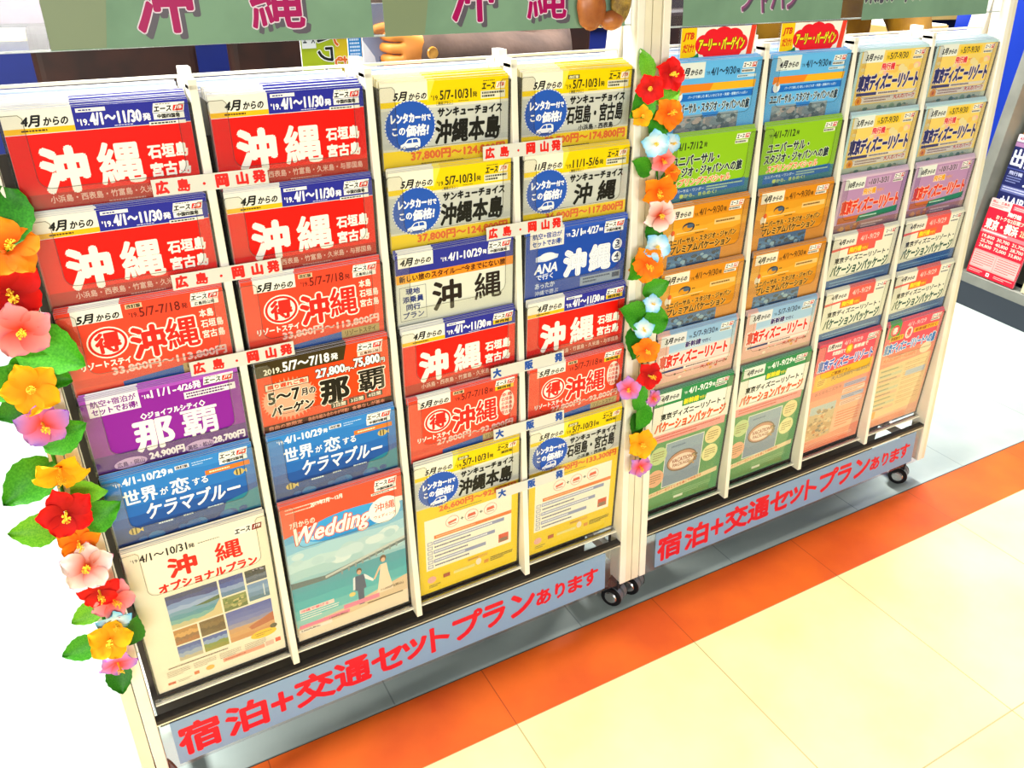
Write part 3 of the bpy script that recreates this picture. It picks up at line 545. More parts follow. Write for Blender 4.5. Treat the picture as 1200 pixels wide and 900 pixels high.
@cover
def side_red(s):
    s.rect(0, 0, 210, 297, '#e61f36'); s.rect(0, 0, 90, 34, '#f2c4bc'); s.txt('岡山・広島発', 8, 5, 72, 10, '#c8303a', .5); s.lines(8, 19, 70, 2, 6, '#c8505a', 3); s.rect(98, 6, 110, 16, '#ee6a72'); s.lines(104, 10, 96, 2, 6, '#f6c0b8', 2.6)
    s.txt('飛行機', 86, 34, 56, 16, '#fbe6da', .9); s.txt('おトクな2日間プラン', 44, 56, 150, 15, '#f6d8c0', .6)
    s.txt('東京・横浜', 10, 76, 138, 38, '#f8ead2', 1.6); s.txt('2日間', 160, 82, 44, 26, '#f6c79a', .8); s.rect(0, 118, 210, 14, '#ee7a80'); s.lines(10, 122, 190, 1, 2, '#fbe2da', 5)
    for i in range(3):
        for j in range(3): s.txt(('19,800', '25,700', '24,800', '30,700', '40,800', '72,000', '21,700', '28,700', '33,800')[i*3+j], 14+i*66, 138+j*19, 54, 14, '#f6d6c6', .5)
    s.rect(4, 200, 202, 70, '#ee9a94'); s.rect(6, 206, 96, 58, '#f2b2aa'); s.rect(108, 206, 96, 58, '#f2b2aa'); s.lines(10, 210, 88, 6, 9, '#c84a4a', 3, 4); s.lines(112, 210, 88, 6, 9, '#c84a4a', 3, 5)
    s.rect(86, 276, 14, 14, '#f6ece6'); s.rect(90, 280, 6, 6, '#e61f36'); s.lines(120, 278, 80, 2, 6, '#f6b8b0', 3); s.lines(8, 278, 60, 2, 6, '#f6b8b0', 3)
@cover
def side_navy(s):
    s.rect(0, 0, 210, 297, '#22275c'); s.rect(0, 0, 100, 26, '#dfd2d8'); s.txt('4月からの', 10, 7, 70, 13, '#c0304a', .5); s.rect(0, 28, 108, 16, '#a87aa4'); s.txt('出張', 6, 52, 110, 62, '#e4e6f0', 2.2); s.rect(124, 4, 86, 36, '#3446a0')
    s.txt('パック', 124, 66, 76, 36, '#e4e6f0', 1.4); s.rect(0, 122, 210, 4, '#4a5496'); s.txt('飛行機', 14, 132, 56, 14, '#b8bcd8', .6); s.txt('東京', 86, 130, 90, 48, '#eceef4', 1.8); s.lines(10, 152, 60, 3, 9, '#8088b8', 4)
    s.rect(4, 188, 202, 24, '#5d639a'); s.lines(10, 192, 190, 2, 9, '#c8cce0', 4); s.txt('+1AIR', 18, 224, 100, 34, '#dcdfec', 1.4); s.lines(124, 228, 80, 3, 10, '#a8aed0', 4)
@cover
def side_orange(s):
    s.rect(0, 0, 210, 297, '#ee9a12'); s.ell(60, 120, 40, 36, '#f0b8a0'); s.txt('出雲', 60, 150, 130, 60, '#2c2a2a', 2.0, ('#f3ddc0', 2)); s.txt('3・4日間', 60, 218, 130, 40, '#e2481c', 1.4, ('#f8e2b0', 1.5)); s.rect(0, 262, 210, 35, '#4aa4c8'); s.txt('九州', 40, 30, 120, 60, '#e2381c', 2)
@cover
def side_cream(s):
    s.rect(0, 0, 210, 297, '#e6d9a8'); s.txt('九州', 20, 20, 120, 50, '#5a4a1c', 1.6); s.rect(10, 90, 190, 50, '#cdbb7a')
    for i in range(8): s.rect(14+(i % 2)*96, 150+(i//2)*32, 86, 26, ('#b5985a', '#d9c78a', '#8a9a5a', '#c8a060')[i % 4]); s.lines(18+(i % 2)*96, 156+(i//2)*32, 76, 3, 7, '#5a4a24', 3, i)

MESH = {}
def brochure_mesh(key, th=.0011, edge='#e9e8e6'):
    if key in MESH: return MESH[key]
    pb = PB()
    pb.box(-.105, .105, 0, th, 0, .297, pmat(edge, .6))
    for i in range(1, 3): pb.box(-.1052, .1052, th*(i/3)-.00005, th*(i/3)+.00005, .0001, .2972, pmat('#b9bcc4', .7))
    s = Sheet(pb, -.105, .297, -.00003); CV[key](s)
    me = pb.mesh('brochure'); MESH[key] = me
    return me
EDGE = {'yellow_main': '#f0dc60', 'yellow_islands': '#f0dc60', 'yellow_autumn': '#efe0a0', 'purple': '#c08ad0', 'park_green': '#dfe9a0', 'pink_deal': '#8a2a34', 'park_orange': '#d8c8a8', 'ana_blue': '#8ba2d2'}

# ------------------------------------------------------------------ layout of the racks
TT = math.tan(.08868); Z0 = .179; P = .235; R2X = 4.25*P; YM = .125
def fy(z): return (z-Z0)*TT
def lean(x, d, z): return (x, fy(z)+d, z)
def rear(x, d, z): return (x, 2*YM-(fy(z)+d), z)
LEANB = .0                                     # forward lean of a brochure per unit height

# floor -----------------------------------------------------------
def tile_mat(name, h1, h2, size, line, rough, off=(0, 0), lw=.004):
    m = noisemat(name, h1, h2, 5, rough, .25, 0, 6); nt = m.node_tree; b = nt.nodes['Principled BSDF']
    src = b.inputs['Base Color'].links[0].from_socket
    tc = nt.nodes.new('ShaderNodeTexCoord'); sp = nt.nodes.new('ShaderNodeSeparateXYZ'); nt.links.new(tc.outputs['Object'], sp.inputs[0])
    res = []
    for ax, o, on in (('X', off[0], size[0]), ('Y', off[1], size[1])):
        if not on: continue
        a = nt.nodes.new('ShaderNodeMath'); a.operation = 'ADD'; a.inputs[1].default_value = -o; nt.links.new(sp.outputs[ax], a.inputs[0])
        c = nt.nodes.new('ShaderNodeMath'); c.operation = 'PINGPONG'; c.inputs[1].default_value = on/2; nt.links.new(a.outputs[0], c.inputs[0])
        d = nt.nodes.new('ShaderNodeMath'); d.operation = 'LESS_THAN'; d.inputs[1].default_value = lw/2; nt.links.new(c.outputs[0], d.inputs[0]); res.append(d)
    f = res[0]
    if len(res) > 1:
        f = nt.nodes.new('ShaderNodeMath'); f.operation = 'MAXIMUM'; nt.links.new(res[0].outputs[0], f.inputs[0]); nt.links.new(res[1].outputs[0], f.inputs[1])
    mx = nt.nodes.new('ShaderNodeMix'); mx.data_type = 'RGBA'; nt.links.new(f.outputs[0], mx.inputs['Factor']); nt.links.new(src, mx.inputs['A']); mx.inputs['B'].default_value = (*hexc(line), 1)
    nt.links.new(mx.outputs['Result'], b.inputs['Base Color'])
    return m
FR = -.0115
def slab(name, x0, x1, y0, y1, m, z1=0):
    pb = PB(); pb.box(x0, x1, y0, y1, z1-.02, z1, m); o = pb.build(name); o.rotation_euler = (0, 0, FR); tag(o, None, None, kind='structure'); return o
YI, YO = -.018, -.167
white_tile = tile_mat('white_floor_tile', '#9aa7a2', '#aab5ae', (.43, .43), '#838f8a', .3, (.40, YI), .003)
slab('floor', -3, 7, YI, 5, white_tile)
slab('trim_1', -3, 7, YI-.003, YI, pmat('#3c3a30', .6), -.001)
orange_tile = tile_mat('orange_floor_tile', '#bd4606', '#d25a0c', (.43, 0), '#9c3c06', .5, (.155, 0), .002)
slab('floor_border', -3, 7, YO, YI-.003, orange_tile)
cream_tile = tile_mat('cream_floor_tile', '#ddd08c', '#e6da9a', (.43, .43), '#a89668', .5, (.155, YO), .0026)
slab('floor_front', -3, 7, -4, YO, cream_tile)

# racks -----------------------------------------------------------
def caster(par, x, y, turn):
    c = PB(); c.box(-.012, .012, -.012, .012, .040, .066, pmat('#222226', .4)); co = c.build('caster', par); co.location = (x, y, 0); co.rotation_euler = (0, 0, turn)
    for sx in (-1, 1):
        pb = PB(); pb.tube((sx*.003, 0, .0245), (sx*.017, 0, .0245), .0235, .0235, pmat('#8d8f92', .3, .5), 28); 
        pb.tube((sx*.0165, 0, .0245), (sx*.0205, 0, .0245), .0245, .0225, pmat('#141416', .4), 28); wo = pb.build('wheel', co)
        hb = PB(); hb.tube((sx*.020, 0, .0245), (sx*.0228, 0, .0245), .0150, .0125, STEEL, 20); h = hb.build('hub', co); h['label'] = 'silver hub disc'
def make_rack(x0, first, label):
    xl, xr = (x0-.018, x0+3.99*P) if first else (x0-.019, x0+4.09*P-.012)
    root = empty('brochure_rack', ((xl+xr)/2, YM, 0)); tag(root, label, 'rack', 'brochure racks')
    off = Vector((-(xl+xr)/2, -YM, 0))
    def part(pb, name, par=root, bev=0):
        pb.v = [(v[0]+off.x, v[1]+off.y, v[2]) for v in pb.v] if par is root or True else pb.v
        o = pb.build(name, par)
        if bev: bevel(o, bev)
        return o
    posts = [(xl-.002, xl+.0165, -1), (xr-.003, xr+.0145, 1)] if first else [(xl-.018, xl+.016, -1), (xr-.0, xr+.016, 1)]
    if first: posts = [(-.0175, .0, -1), (.9345, .9495, 1)]
    else: posts = [(.9875, 1.0035, -1), (1.9345, 1.950, 1)]
    for a, b, sd in posts:
        for fn in (lean, rear):
            pb = PB(); pb.box(a, b, -.004, .034, .062, 1.46, CREAM, fn); o = part(pb, 'post', bev=.0012)
            q = PB(); c0, c1 = (a-.0200, a-.002) if sd < 0 else (b+.002, b+.016)
            q.box(c0, c1, -.001, .031, .060, 1.46, CREAM2, fn); part(q, 'cover_strip', o)
        pb = PB(); pb.box(a, b, .03, 2*YM-.03, .10, .125, CREAM); part(pb, 'cross_member')
        pb = PB(); pb.box(a, b, fy(1.45), 2*YM-fy(1.45), 1.43, 1.46, CREAM); part(pb, 'cross_member')
        cx = (a+b)/2+((-.006 if first else -.004) if sd < 0 else -.006)
        if not first and sd > 0: cx = 1.893
        for yy, tn in ((.004 if sd > 0 else .014, .5), (2*YM-.006, .4)):
            caster(root, cx+off.x, yy+off.y, math.pi/2*0+tn)
    for k in (1, 2, 3):
        bx = x0+P*k
        for fn in (lean, rear):
            pb = PB(); pb.box(bx-.0055, bx+.0055, 0, .025, Z0, 1.132, CREAM, fn); o = part(pb, 'divider_bar', bev=.001)
            
            if fn is rear: continue
            c = PB(); c.box(bx-.0055, bx+.0055, .0, .034, 1.126, 1.138, CREAM, fn); c.box(bx-.007, bx+.007, .034, .056, 1.118, 1.148, CREAM, fn); part(c, 'clip', o)
    a, b = posts[0][1], posts[1][0]
    for k in range(4):
        s0 = max(a, x0+P*k+.006); s1 = min(b, x0+P*(k+1)-.006)
        pb = PB(); pb.box(s0, s1, .018, .025, .185, .191, STEEL, lean); pb.box(s0, s1, .014, .018, .187, .190, CREAM, lean); part(pb, 'bottom_rail')
    pb = PB(); pb.box(a, b, .028, .032, 1.134, 1.138, CREAM, rear); part(pb, 'top_rail')
    # clear sign holder along the base and clear header panel
    pb = PB(); pb.box(a, b, .001, .0035, .058, .168, ACR_SIGN, lean); o = part(pb, 'base_sign_holder'); q = PB(); q.box(a, b, -.002, .012, .166, .172, pmat('#3a3634', .3), lean); part(q, 'holder_lip', o)
    q = PB(); q.box(a, b, -.0025, .0008, .163, .1655, pmat('#d8d4d0', .2, .6), lean); part(q, 'chrome_strip', o)
    pb = PB(); pb.box(a, b, YM-.001, YM+.001, .02, 1.06, noisemat('light_block_grey', '#3c3834', '#47423d', 6, .6)); part(pb, 'light_block_board')  # added board, blocks light inside the rack and stands in for floor shade
    pb = PB(); pb.box(a, b, .05, .053, .058, .175, pmat('#4b4038', .5), rear); part(pb, 'rear_base_panel')
    pb = PB(); hz = 1.176 if first else 1.169
    pb.box(a, b, .012, .015, hz, 1.40, ACR_SIGN, lean); o = part(pb, 'header_panel'); o['label'] = 'clear header panel'
    q = PB(); q.box(a, b, .015, .0165, hz, hz+.0025, pmat('#cfd4d0', .3), lean); part(q, 'header_edge', o)
    return root
make_rack(0, True, 'left cream brochure rack with red, yellow and blue Okinawa brochures')
make_rack(R2X, False, 'right cream brochure rack with orange, green and pink theme park brochures')

# pockets and brochures -------------------------------------------
ROWW = ['top', 'second', 'third', 'fourth', 'fifth', 'bottom']; COLW = ['first', 'second', 'third', 'fourth']; SIDE = ['left', 'right']
def pocket_mesh(bottom, deep=0):
    hw = .1085; d0, d1 = -.0036, .0056
    d1 = deep or d1
    # front panel with its rounded finger notch, x and z outline
    top = .293; nb = .205; r = .014; x0n, x1n = -.083, .090
    pts = [(-hw, 0), (hw, 0), (hw, top-.004), (hw-.004, top), (x1n+.004, top), (x1n, top-.004)]
    pts += [(x1n-r+r*math.cos(a), nb+r+r*math.sin(a)) for a in (-i*math.pi/2/6 for i in range(7))]
    pts += [(x0n+r-r*math.sin(a), nb+r-r*math.cos(a)) for a in (i*math.pi/2/6 for i in range(7))]
    pts += [(x0n, top-.004), (x0n-.004, top), (-hw+.004, top), (-hw, top-.004)]
    fp = PB(); fp.prism(pts, d0, d0+.0012, ACR)
    # dark-tinted cut edge along the notch and the sides
    for a, b in zip(pts[5:20], pts[6:21]):
        pass
    fm = fp.mesh('front_panel')
    body = PB(); body.box(-hw, hw, d1, d1+.0012, 0, .291 if deep else .300, ACR if deep else ACR_SHADE_EDGE); body.box(-hw, -hw+.0012, d0, d1, 0, top, ACR_SHADE_EDGE); body.box(hw-.0012, hw, d0, d1, 0, top, ACR_SHADE_EDGE); body.box(-hw, hw, d0, d1, -.0012, 0, ACR_SHADE_EDGE)
    bm_ = body.mesh('clear_pocket')
    ed = PB()
    for i in range(len(pts)):
        (xa, za), (xb, zb) = pts[i], pts[(i+1) % len(pts)]
        if min(za, zb) < nb-.001: continue
        n = Vector((zb-za, xa-xb)).normalized()*.0005
        ed.add([(xa-n.x, d0-.0001, za-n.y), (xb-n.x, d0-.0001, zb-n.y), (xb+n.x, d0-.0001, zb+n.y), (xa+n.x, d0-.0001, za+n.y)], [(0, 1, 2, 3)], ACR_SHADE_EDGE)
    return fm, bm_, ed.mesh('notch_edge')
PKM = [pocket_mesh(False), pocket_mesh(True), pocket_mesh(False, .032)]
GRID = [
 [['red', 'red', 'salmon', 'purple', 'sea_blue', 'options'], ['red', 'red', 'salmon', 'orange_naha', 'sea_blue', 'wedding'],
  ['yellow_main', 'yellow_main', 'cream_okinawa', 'red_osaka', 'salmon_osaka', 'yellow_main_full'], ['yellow_islands', 'yellow_autumn', 'ana_blue', 'red_osaka', 'salmon_osaka', 'yellow_islands_full']],
 [['park_blue', 'park_green', 'park_orange', 'park_orange', 'shinkansen', 'vacation_green'], ['park_blue', 'park_green', 'park_orange', 'park_orange', 'shinkansen', 'vacation_green'],
  ['resort_yellow', 'resort_yellow', 'resort_purple', 'vacation_white', 'vacation_white', 'pink_deal'], ['resort_yellow', 'resort_yellow', 'resort_purple', 'vacation_white', 'vacation_white', 'pink_spring']]]
DESC = dict(red='red brochure with blue date band', red_osaka='red brochure with yellow region tag', salmon='salmon brochure with ringed red character', salmon_osaka='salmon brochure with pale island bubble',
 purple='purple brochure with white lettering', sea_blue='deep blue sea brochure', options='cream brochure with island photo collage', orange_naha='orange bargain brochure with black lettering', wedding='beach wedding couple brochure',
 yellow_main='yellow rental car brochure', yellow_main_full='yellow rental car brochure with white price panel', yellow_islands='yellow two-island rental car brochure', yellow_islands_full='yellow two-island brochure with white panel', yellow_autumn='yellow November rental car brochure',
 cream_okinawa='cream brochure with orange band', ana_blue='royal blue brochure with outlined title', park_blue='sky blue theme park brochure', park_green='lime green theme park brochure', park_orange='amber theme park brochure', shinkansen='pink and pale blue bullet train brochure',
 vacation_green='green brochure with oval emblem', resort_yellow='pale yellow resort brochure with navy title', resort_purple='lilac resort brochure with red title', vacation_white='cream resort brochure with blue foot', pink_deal='pink brochure with yellow price band', pink_spring='pink brochure with green corner seal')
SHORT = dict(red='red', red_osaka='red', salmon='salmon', salmon_osaka='salmon', purple='purple', sea_blue='deep blue', options='cream collage', orange_naha='orange', wedding='wedding', yellow_main='yellow', yellow_main_full='yellow', yellow_islands='yellow', yellow_islands_full='yellow', yellow_autumn='yellow',
 cream_okinawa='cream', ana_blue='royal blue', park_blue='sky blue', park_green='lime green', park_orange='amber', shinkansen='pink', vacation_green='green', resort_yellow='pale yellow', resort_purple='lilac', vacation_white='cream', pink_deal='pink', pink_spring='pink')
rg = random.Random(11)
def ztop(r): return 1.115-.1243*r
LA = math.atan(LEANB)
for si in range(2):
    for c in range(4):
        for r in range(6):
            key = GRID[si][c][r]; cx = (R2X if si else 0)+P*c+.1205; zt = ztop(r); yt = fy(zt)+.003
            bot = r == 5
            ang = 0
            base = Vector((cx, yt, zt))-Vector((0, -math.sin(ang), math.cos(ang)))*.297
            where = f'{ROWW[r]} pocket of {COLW[c]} column, {SIDE[si]} rack'
            pi = 1 if bot else 2 if r == 0 else 0; pk = obj('clear_pocket', PKM[pi][1]); pk.location = base; pk.rotation_euler = (ang, 0, 0)
            f = obj('front_panel', PKM[pi][0], pk); obj('notch_edge', PKM[pi][2], pk)
            tag(pk, f'clear acrylic {ROWW[r]} pocket of {SHORT[key]} brochures, {COLW[c]} column, {SIDE[si]} rack', 'pocket', 'clear acrylic brochure pockets')
            me = brochure_mesh(key, edge=EDGE.get(key, '#e9e8e6'))
            n = 5
            if r == 0: n = 8
            for k in range(n):
                b = obj('brochure', me)
                lift = 0 if k == 0 else k*(.0016 if r else .0012)+rg.uniform(-.0006, .0008); dx = 0 if k == 0 else rg.uniform(-.0015, .0015)
                d = -.0016+k*(.00125 if r else .0040)
                b.location = base+Vector((dx, d*math.cos(ang)-(.0012+lift)*math.sin(ang), .0012+lift+d*math.sin(ang))); b.rotation_euler = (ang, 0, 0)
                if r == 0 and k: b.scale = (1, 3.2, 1)
                if k == 0: tag(b, f'front {DESC[key]}, {where}', 'brochure', 'brochures facing out of the pockets')
                else: tag(b, f'{SHORT[key]} brochure stacked behind the front copy, {ROWW[r]} pocket, {COLW[c]} column, {SIDE[si]} rack', 'brochure', f'spare copies, {where}')
# the other face of the racks: only its top row shows over the front one
for si in range(2):
    for c in range(4):
        cx = (R2X if si else 0)+P*c+.1205; zt = 1.112
        pk = obj('clear_pocket', PKM[2][1]); pk.location = (cx, 2*YM-fy(zt)-.003, zt-.297); pk.rotation_euler = (0, 0, math.pi); obj('front_panel', PKM[2][0], pk); obj('notch_edge', PKM[2][2], pk)
        tag(pk, f'clear pocket on the far side, behind {COLW[c]} column of {SIDE[si]} rack', 'pocket', 'clear pockets on the far side')
        for k in range(7):
            b = obj('brochure', brochure_mesh(('plain_blue', 'plain_grey', 'plain_rose')[k % 3], edge=('#e8eaee', '#a9bbd4', '#dfd5d4')[k % 3])); b.location = (cx+rg.uniform(-.0015, .0015), 2*YM-fy(zt)-.002-k*.0042, zt-.281-k*.0022); b.rotation_euler = (0, 0, math.pi); b.scale = (1, 3.2, 1)
            tag(b, f'brochure on the far side, top edge showing behind {COLW[c]} column, {SIDE[si]} rack', 'brochure', f'far side brochures behind {COLW[c]} column of {SIDE[si]} rack')

# paper strips across the bars ------------------------------------
def strip(x0, x1, z, chars, colr, label, h=.0215):
    pb = PB(); W = (x1-x0)*1000; H = h*1000
    pb.box(0, x1-x0, 0, .0006, 0, h, pmat('#dcdad0', .5))
    s = Sheet(pb, 0, h, -.0001)
    for t, x, wd in chars: s.txt(t, x*W, H*.14, wd, H*.72 if t != '・' else H*.14, colr, 1.15) if t != '・' else s.ell(x*W+2, H*.55, 1.9, 1.9, colr)
    o = pb.build('paper_strip'); zc = z-h/2
    o.location = (x0, fy(zc)-.0048, zc); o.rotation_euler = (-math.atan(TT), 0, 0)
    tag(o, label, 'strip', 'departure city paper strips'); return o
hi = [('広', .03, 15), ('島', .21, 15), ('・', .42, 4), ('岡', .54, 15), ('山', .72, 14), ('発', .865, 16)]
for r, z in enumerate((1.012, .886, .759)): strip(.162, .311, z, hi, '#e2241c', f'white paper strip with red lettering across {ROWW[r]} row, first to second columns')
for r, z in enumerate((1.006, .880)): strip(.643, .788, z, hi, '#e2241c', f'white paper strip with red lettering across {ROWW[r]} row, third to fourth columns')
osk = [('大', .03, 15), ('阪', .46, 15), ('発', .875, 15)]
for r, z in ((3, .635), (4, .516), (5, .391)): strip(.640, .790, z, osk, '#1d4fa8', f'white paper strip with blue lettering across {ROWW[r]} row, third to fourth columns')

# base signs -------------------------------------------------------
def base_sign(x0, x1, z0, z1, label):
    pb = PB(); W = (x1-x0)*1000; H = (z1-z0)*1000
    pb.box(0, x1-x0, 0, .0006, 0, z1-z0, pmat('#86a4c6', .45)); s = Sheet(pb, 0, z1-z0, -.0001)
    for t, x, wd, y, h in LAY: s.txt(t, x*W, y, wd, h, '#dd2030', (4.6 if t == '宿' else 2.9) if wd > 40 else 1.9)
    o = pb.build('sign_sheet'); o.location = (x0, fy(z0)-.0006, z0); o.rotation_euler = (-math.atan(TT), 0, 0)
    tag(o, label, 'sign', 'base sign sheets')
LAY = [('宿', .009, 64, 16, 62), ('泊', .097, 67, 18, 60), ('+', .185, 36, 26, 42), ('交', .235, 68, 14, 62), ('通', .318, 65, 16, 58), ('セ', .399, 58, 18, 54), ('ッ', .469, 47, 26, 42), ('ト', .534, 38, 18, 56), ('プ', .590, 62, 14, 56), ('ラ', .665, 47, 18, 52), ('ン', .737, 53, 18, 52), ('あ', .805, 33, 30, 36), ('り', .857, 22, 30, 36), ('ま', .893, 34, 30, 36), ('す', .937, 35, 28, 38)]
base_sign(.018, .896, .066, .158, 'long blue sheet with red lettering along the base of the left rack')
base_sign(1.032, 1.910, .066, .157, 'long blue sheet with red lettering along the base of the right rack')

# header sheets ----------------------------------------------------
def header(x0, x1, z0, draw, label):
    pb = PB(); h = .20
    pb.box(0, x1-x0, 0, .0006, 0, h, noisemat('pale_green_paper', '#6c8c76', '#789a82', 9, .6, .2)); s = Sheet(pb, 0, h, -.0001); draw(s, (x1-x0)*1000)
    o = pb.build('header_sheet'); o.location = (x0, fy(z0)+.0105, z0); o.rotation_euler = (-math.atan(TT), 0, 0); tag(o, label, 'sign', 'green header sheets')
def hd(t, xs, wd, y=104, h=80, c='#a01058'):
    def f(s, W):
        s.poly([(0, 60), (50, 0), (100, 0), (60, 199), (0, 199)], '#7c8a6c')
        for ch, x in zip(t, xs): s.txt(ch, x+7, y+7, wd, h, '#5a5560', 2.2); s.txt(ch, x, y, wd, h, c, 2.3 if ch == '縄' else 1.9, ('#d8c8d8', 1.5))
    return f
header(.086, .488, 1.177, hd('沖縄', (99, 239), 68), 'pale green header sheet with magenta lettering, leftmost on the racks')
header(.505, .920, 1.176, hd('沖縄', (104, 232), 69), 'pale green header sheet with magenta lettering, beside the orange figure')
def h3(s, W): s.txt('ユニバーサル・スタジオ', 70, 70, 240, 50, '#6a4a64', 1.0, ('#d6cad6', 1.4)); s.txt('ジャパン', 130, 128, 140, 55, '#8a4a78', 1.8, ('#d6cad6', 1.6)); s.txt('ジャパン', 133, 130, 140, 55, '#564e5c', .4)
header(1.041, 1.427, 1.171, h3, 'pale green header sheet with outlined lettering, over the sky blue brochures')
def h4(s, W): s.txt('東京ディズニーリゾート', 4, 110, 368, 60, '#4c4858', 1.8, ('#b9c4b4', 1.4))
header(1.486, 1.879, 1.167, h4, 'pale green header sheet with grey lettering, rightmost on the racks')
# moulded lion-dog figure on the header: two curled haunches and a scaly gold plaque
def figure():
    import bmesh
    root = empty('header_figure', (.872, .090, 1.176)); tag(root, 'orange-brown moulded figure with gold scaly plaque fixed to the left header', 'figure')
    def blob(name, cx, cz, rx, rz, ry, m, groove=None):
        bm = bmesh.new(); bmesh.ops.create_uvsphere(bm, u_segments=32, v_segments=20, radius=1)
        for v in bm.verts:
            x, y, z = v.co; g = 1
            if groove: g = 1-.06*max(0, math.sin(groove*math.atan2(x, z+1.4)*3.2))
            v.co = (cx+x*rx*g, y*ry*g, cz+z*rz*g)
        for f in bm.faces: f.smooth = True
        me = bpy.data.meshes.new(name); bm.to_mesh(me); bm.free(); me.materials.append(m); return obj(name, me, root)
    skin = noisemat('figure_orange', '#8e4a20', '#b06a34', 30, .4, .5, .2); gold = noisemat('figure_gold', '#6e5426', '#a98a3c', 90, .5, .4, .8)
    blob('haunch', -.026, .030, .027, .034, .012, skin, 5); blob('foot', .014, .010, .022, .015, .013, skin, 4); o = blob('plaque', .030, .040, .019, .036, .011, gold); o['label'] = 'gold scaly plaque'
    blob('body', .0, .085, .050, .040, .011, skin, 6)
figure()

# pop-up cards over the first two right-hand pockets ---------------
def card(cx, label):
    root = empty('pop_up_card', (cx, fy(1.115)+.0125, 1.098)); tag(root, label, 'card', 'red bargain pop-up cards'); root.rotation_euler = (-.05, 0, 0)
    pb = PB(); W, H = 172, 74
    pb.box(-.086, .086, 0, .0008, 0, .070, pmat('#f3efe4', .4)); s = Sheet(pb, -.086, .074, -.0001)
    s.rect(0, 4, 34, 50, '#f0c814'); s.txt('JTB', 5, 12, 23, 13, '#d8401c', .9, sh=.2); s.txt('だけ!', 5, 30, 24, 13, '#d8401c', .7, sh=.2)
    s.poly([(0, 54), (30, 50), (40, 44), (44, 60), (44, 70), (0, 70)], '#1f7a4a'); s.lines(5, 60, 32, 1, 2, '#c8e0c8', 3)
    s.poly([(160, 4), (172, 4), (164, 66), (150, 66)], '#e8402a')
    for cx_, cy_, rx, ry in ((50, 32, 18, 16), (70, 22, 20, 15), (95, 18, 22, 14), (120, 22, 22, 15), (138, 32, 16, 14), (120, 42, 22, 14), (94, 44, 24, 14), (68, 42, 20, 14), (94, 31, 40, 18)): s.ell(cx_, cy_, rx, ry, '#e8202c')
    s.txt('アーリー・バーゲイン', 40, 22, 106, 20, '#f4e02a', .9, ('#3a1408', .9), sh=.2); s.lines(60, 60, 84, 1, 2, '#44307a', 3.4)
    pb.build('printed_sheet', root)
    q = PB(); q.prism([(-.089, 0), (.088, 0), (.089, .072), (.03, .076), (-.02, .080), (-.05, .073), (-.060, .078), (-.090, .072)], .0009, .0016, ACR_SIGN); q.build('clear_backing', root)
card(R2X+.128, 'red bargain pop-up card behind the first sky blue brochures'); card(R2X+P+.128, 'red bargain pop-up card behind the second sky blue brochures')

# ------------------------------------------------------------------ flower garlands
def petal_mat(name, centre, mid, edge):
    m = bpy.data.materials.new(name); m.use_nodes = True; nt = m.node_tree; b = nt.nodes['Principled BSDF']
    a = nt.nodes.new('ShaderNodeAttribute'); a.attribute_name = 'along'; r = nt.nodes.new('ShaderNodeValToRGB'); nt.links.new(a.outputs['Fac'], r.inputs['Fac'])
    r.color_ramp.elements[0].color = (*hexc(centre), 1); r.color_ramp.elements[1].color = (*hexc(edge), 1); e = r.color_ramp.elements.new(.35); e.color = (*hexc(mid), 1)
    r.color_ramp.elements[0].position = .08; r.color_ramp.elements[1].position = .95
    nt.links.new(r.outputs['Color'], b.inputs['Base Color']); b.inputs['Roughness'].default_value = .65; b.inputs['Specular IOR Level'].default_value = .2
    return m
PM = dict(red=petal_mat('red_petal', '#a80a0a', '#e8120c', '#f01a10'), yellow=petal_mat('yellow_petal', '#f08a08', '#f7b408', '#f9be10'), orange=petal_mat('orange_petal', '#e85a06', '#f58a08', '#f79a10'),
 pink=petal_mat('pink_petal', '#e8402c', '#f2a0a4', '#f06a92'), blush=petal_mat('blush_petal', '#c8401c', '#f6ece4', '#f078a4'), purple=petal_mat('purple_petal', '#e84a3c', '#b88ad8', '#9a2cc0'), blue=petal_mat('blue_petal', '#e8f2f6', '#7cc4e4', '#3f9fd2'))
STAM = noisemat('yellow_stamen', '#f5b80a', '#fbd23a', 40, .6)
LEAFM = [noisemat('green_leaf', '#2f8a10', '#49a41c', 30, .5, .3), noisemat('lime_leaf', '#5aa81c', '#7cc42a', 30, .5, .3), noisemat('dark_leaf', '#1f6a0e', '#318414', 30, .5, .3)]
def petal_mesh(colr, cup, seed):
    rr = random.Random(seed); vs = []; fs = []; al = []
    nu, nv = 7, 6
    for p in range(5):
        th = 2*math.pi*p/5+rr.uniform(-.08, .08); tw = rr.uniform(-.12, .12); cp = cup+rr.uniform(-.12, .12); b = len(vs); ph = rr.uniform(0, 6)
        for i in range(nu+1):
            t = i/nu; wd = .62*math.sin(math.pi*min(1, .08+t*.80))**.75*(1 if t < .85 else 1-.45*((t-.85)/.15)**2)
            for j in range(nv+1):
                u = j/nv*2-1; x = u*wd*.78; y = .06+t*.98-.10*t*u*u
                z = cp*(t**1.0)*(1-.75*t)+.16*u*u*t+.05*math.sin(u*5+t*7+ph)*t+tw*u*t-.10*t*t
                vs.append((x*math.cos(th)-y*math.sin(th), x*math.sin(th)+y*math.cos(th), z+.012*p)); al.append(min(1, t+.02))
        for i in range(nu):
            for j in range(nv): a = b+i*(nv+1)+j; fs.append((a, a+1, a+nv+2, a+nv+1))
    me = bpy.data.meshes.new('flower'); me.from_pydata(vs, [], fs); me.materials.append(PM[colr])
    at = me.attributes.new('along', 'FLOAT', 'POINT'); at.data.foreach_set('value', al)
    for p in me.polygons: p.use_smooth = True
    return me
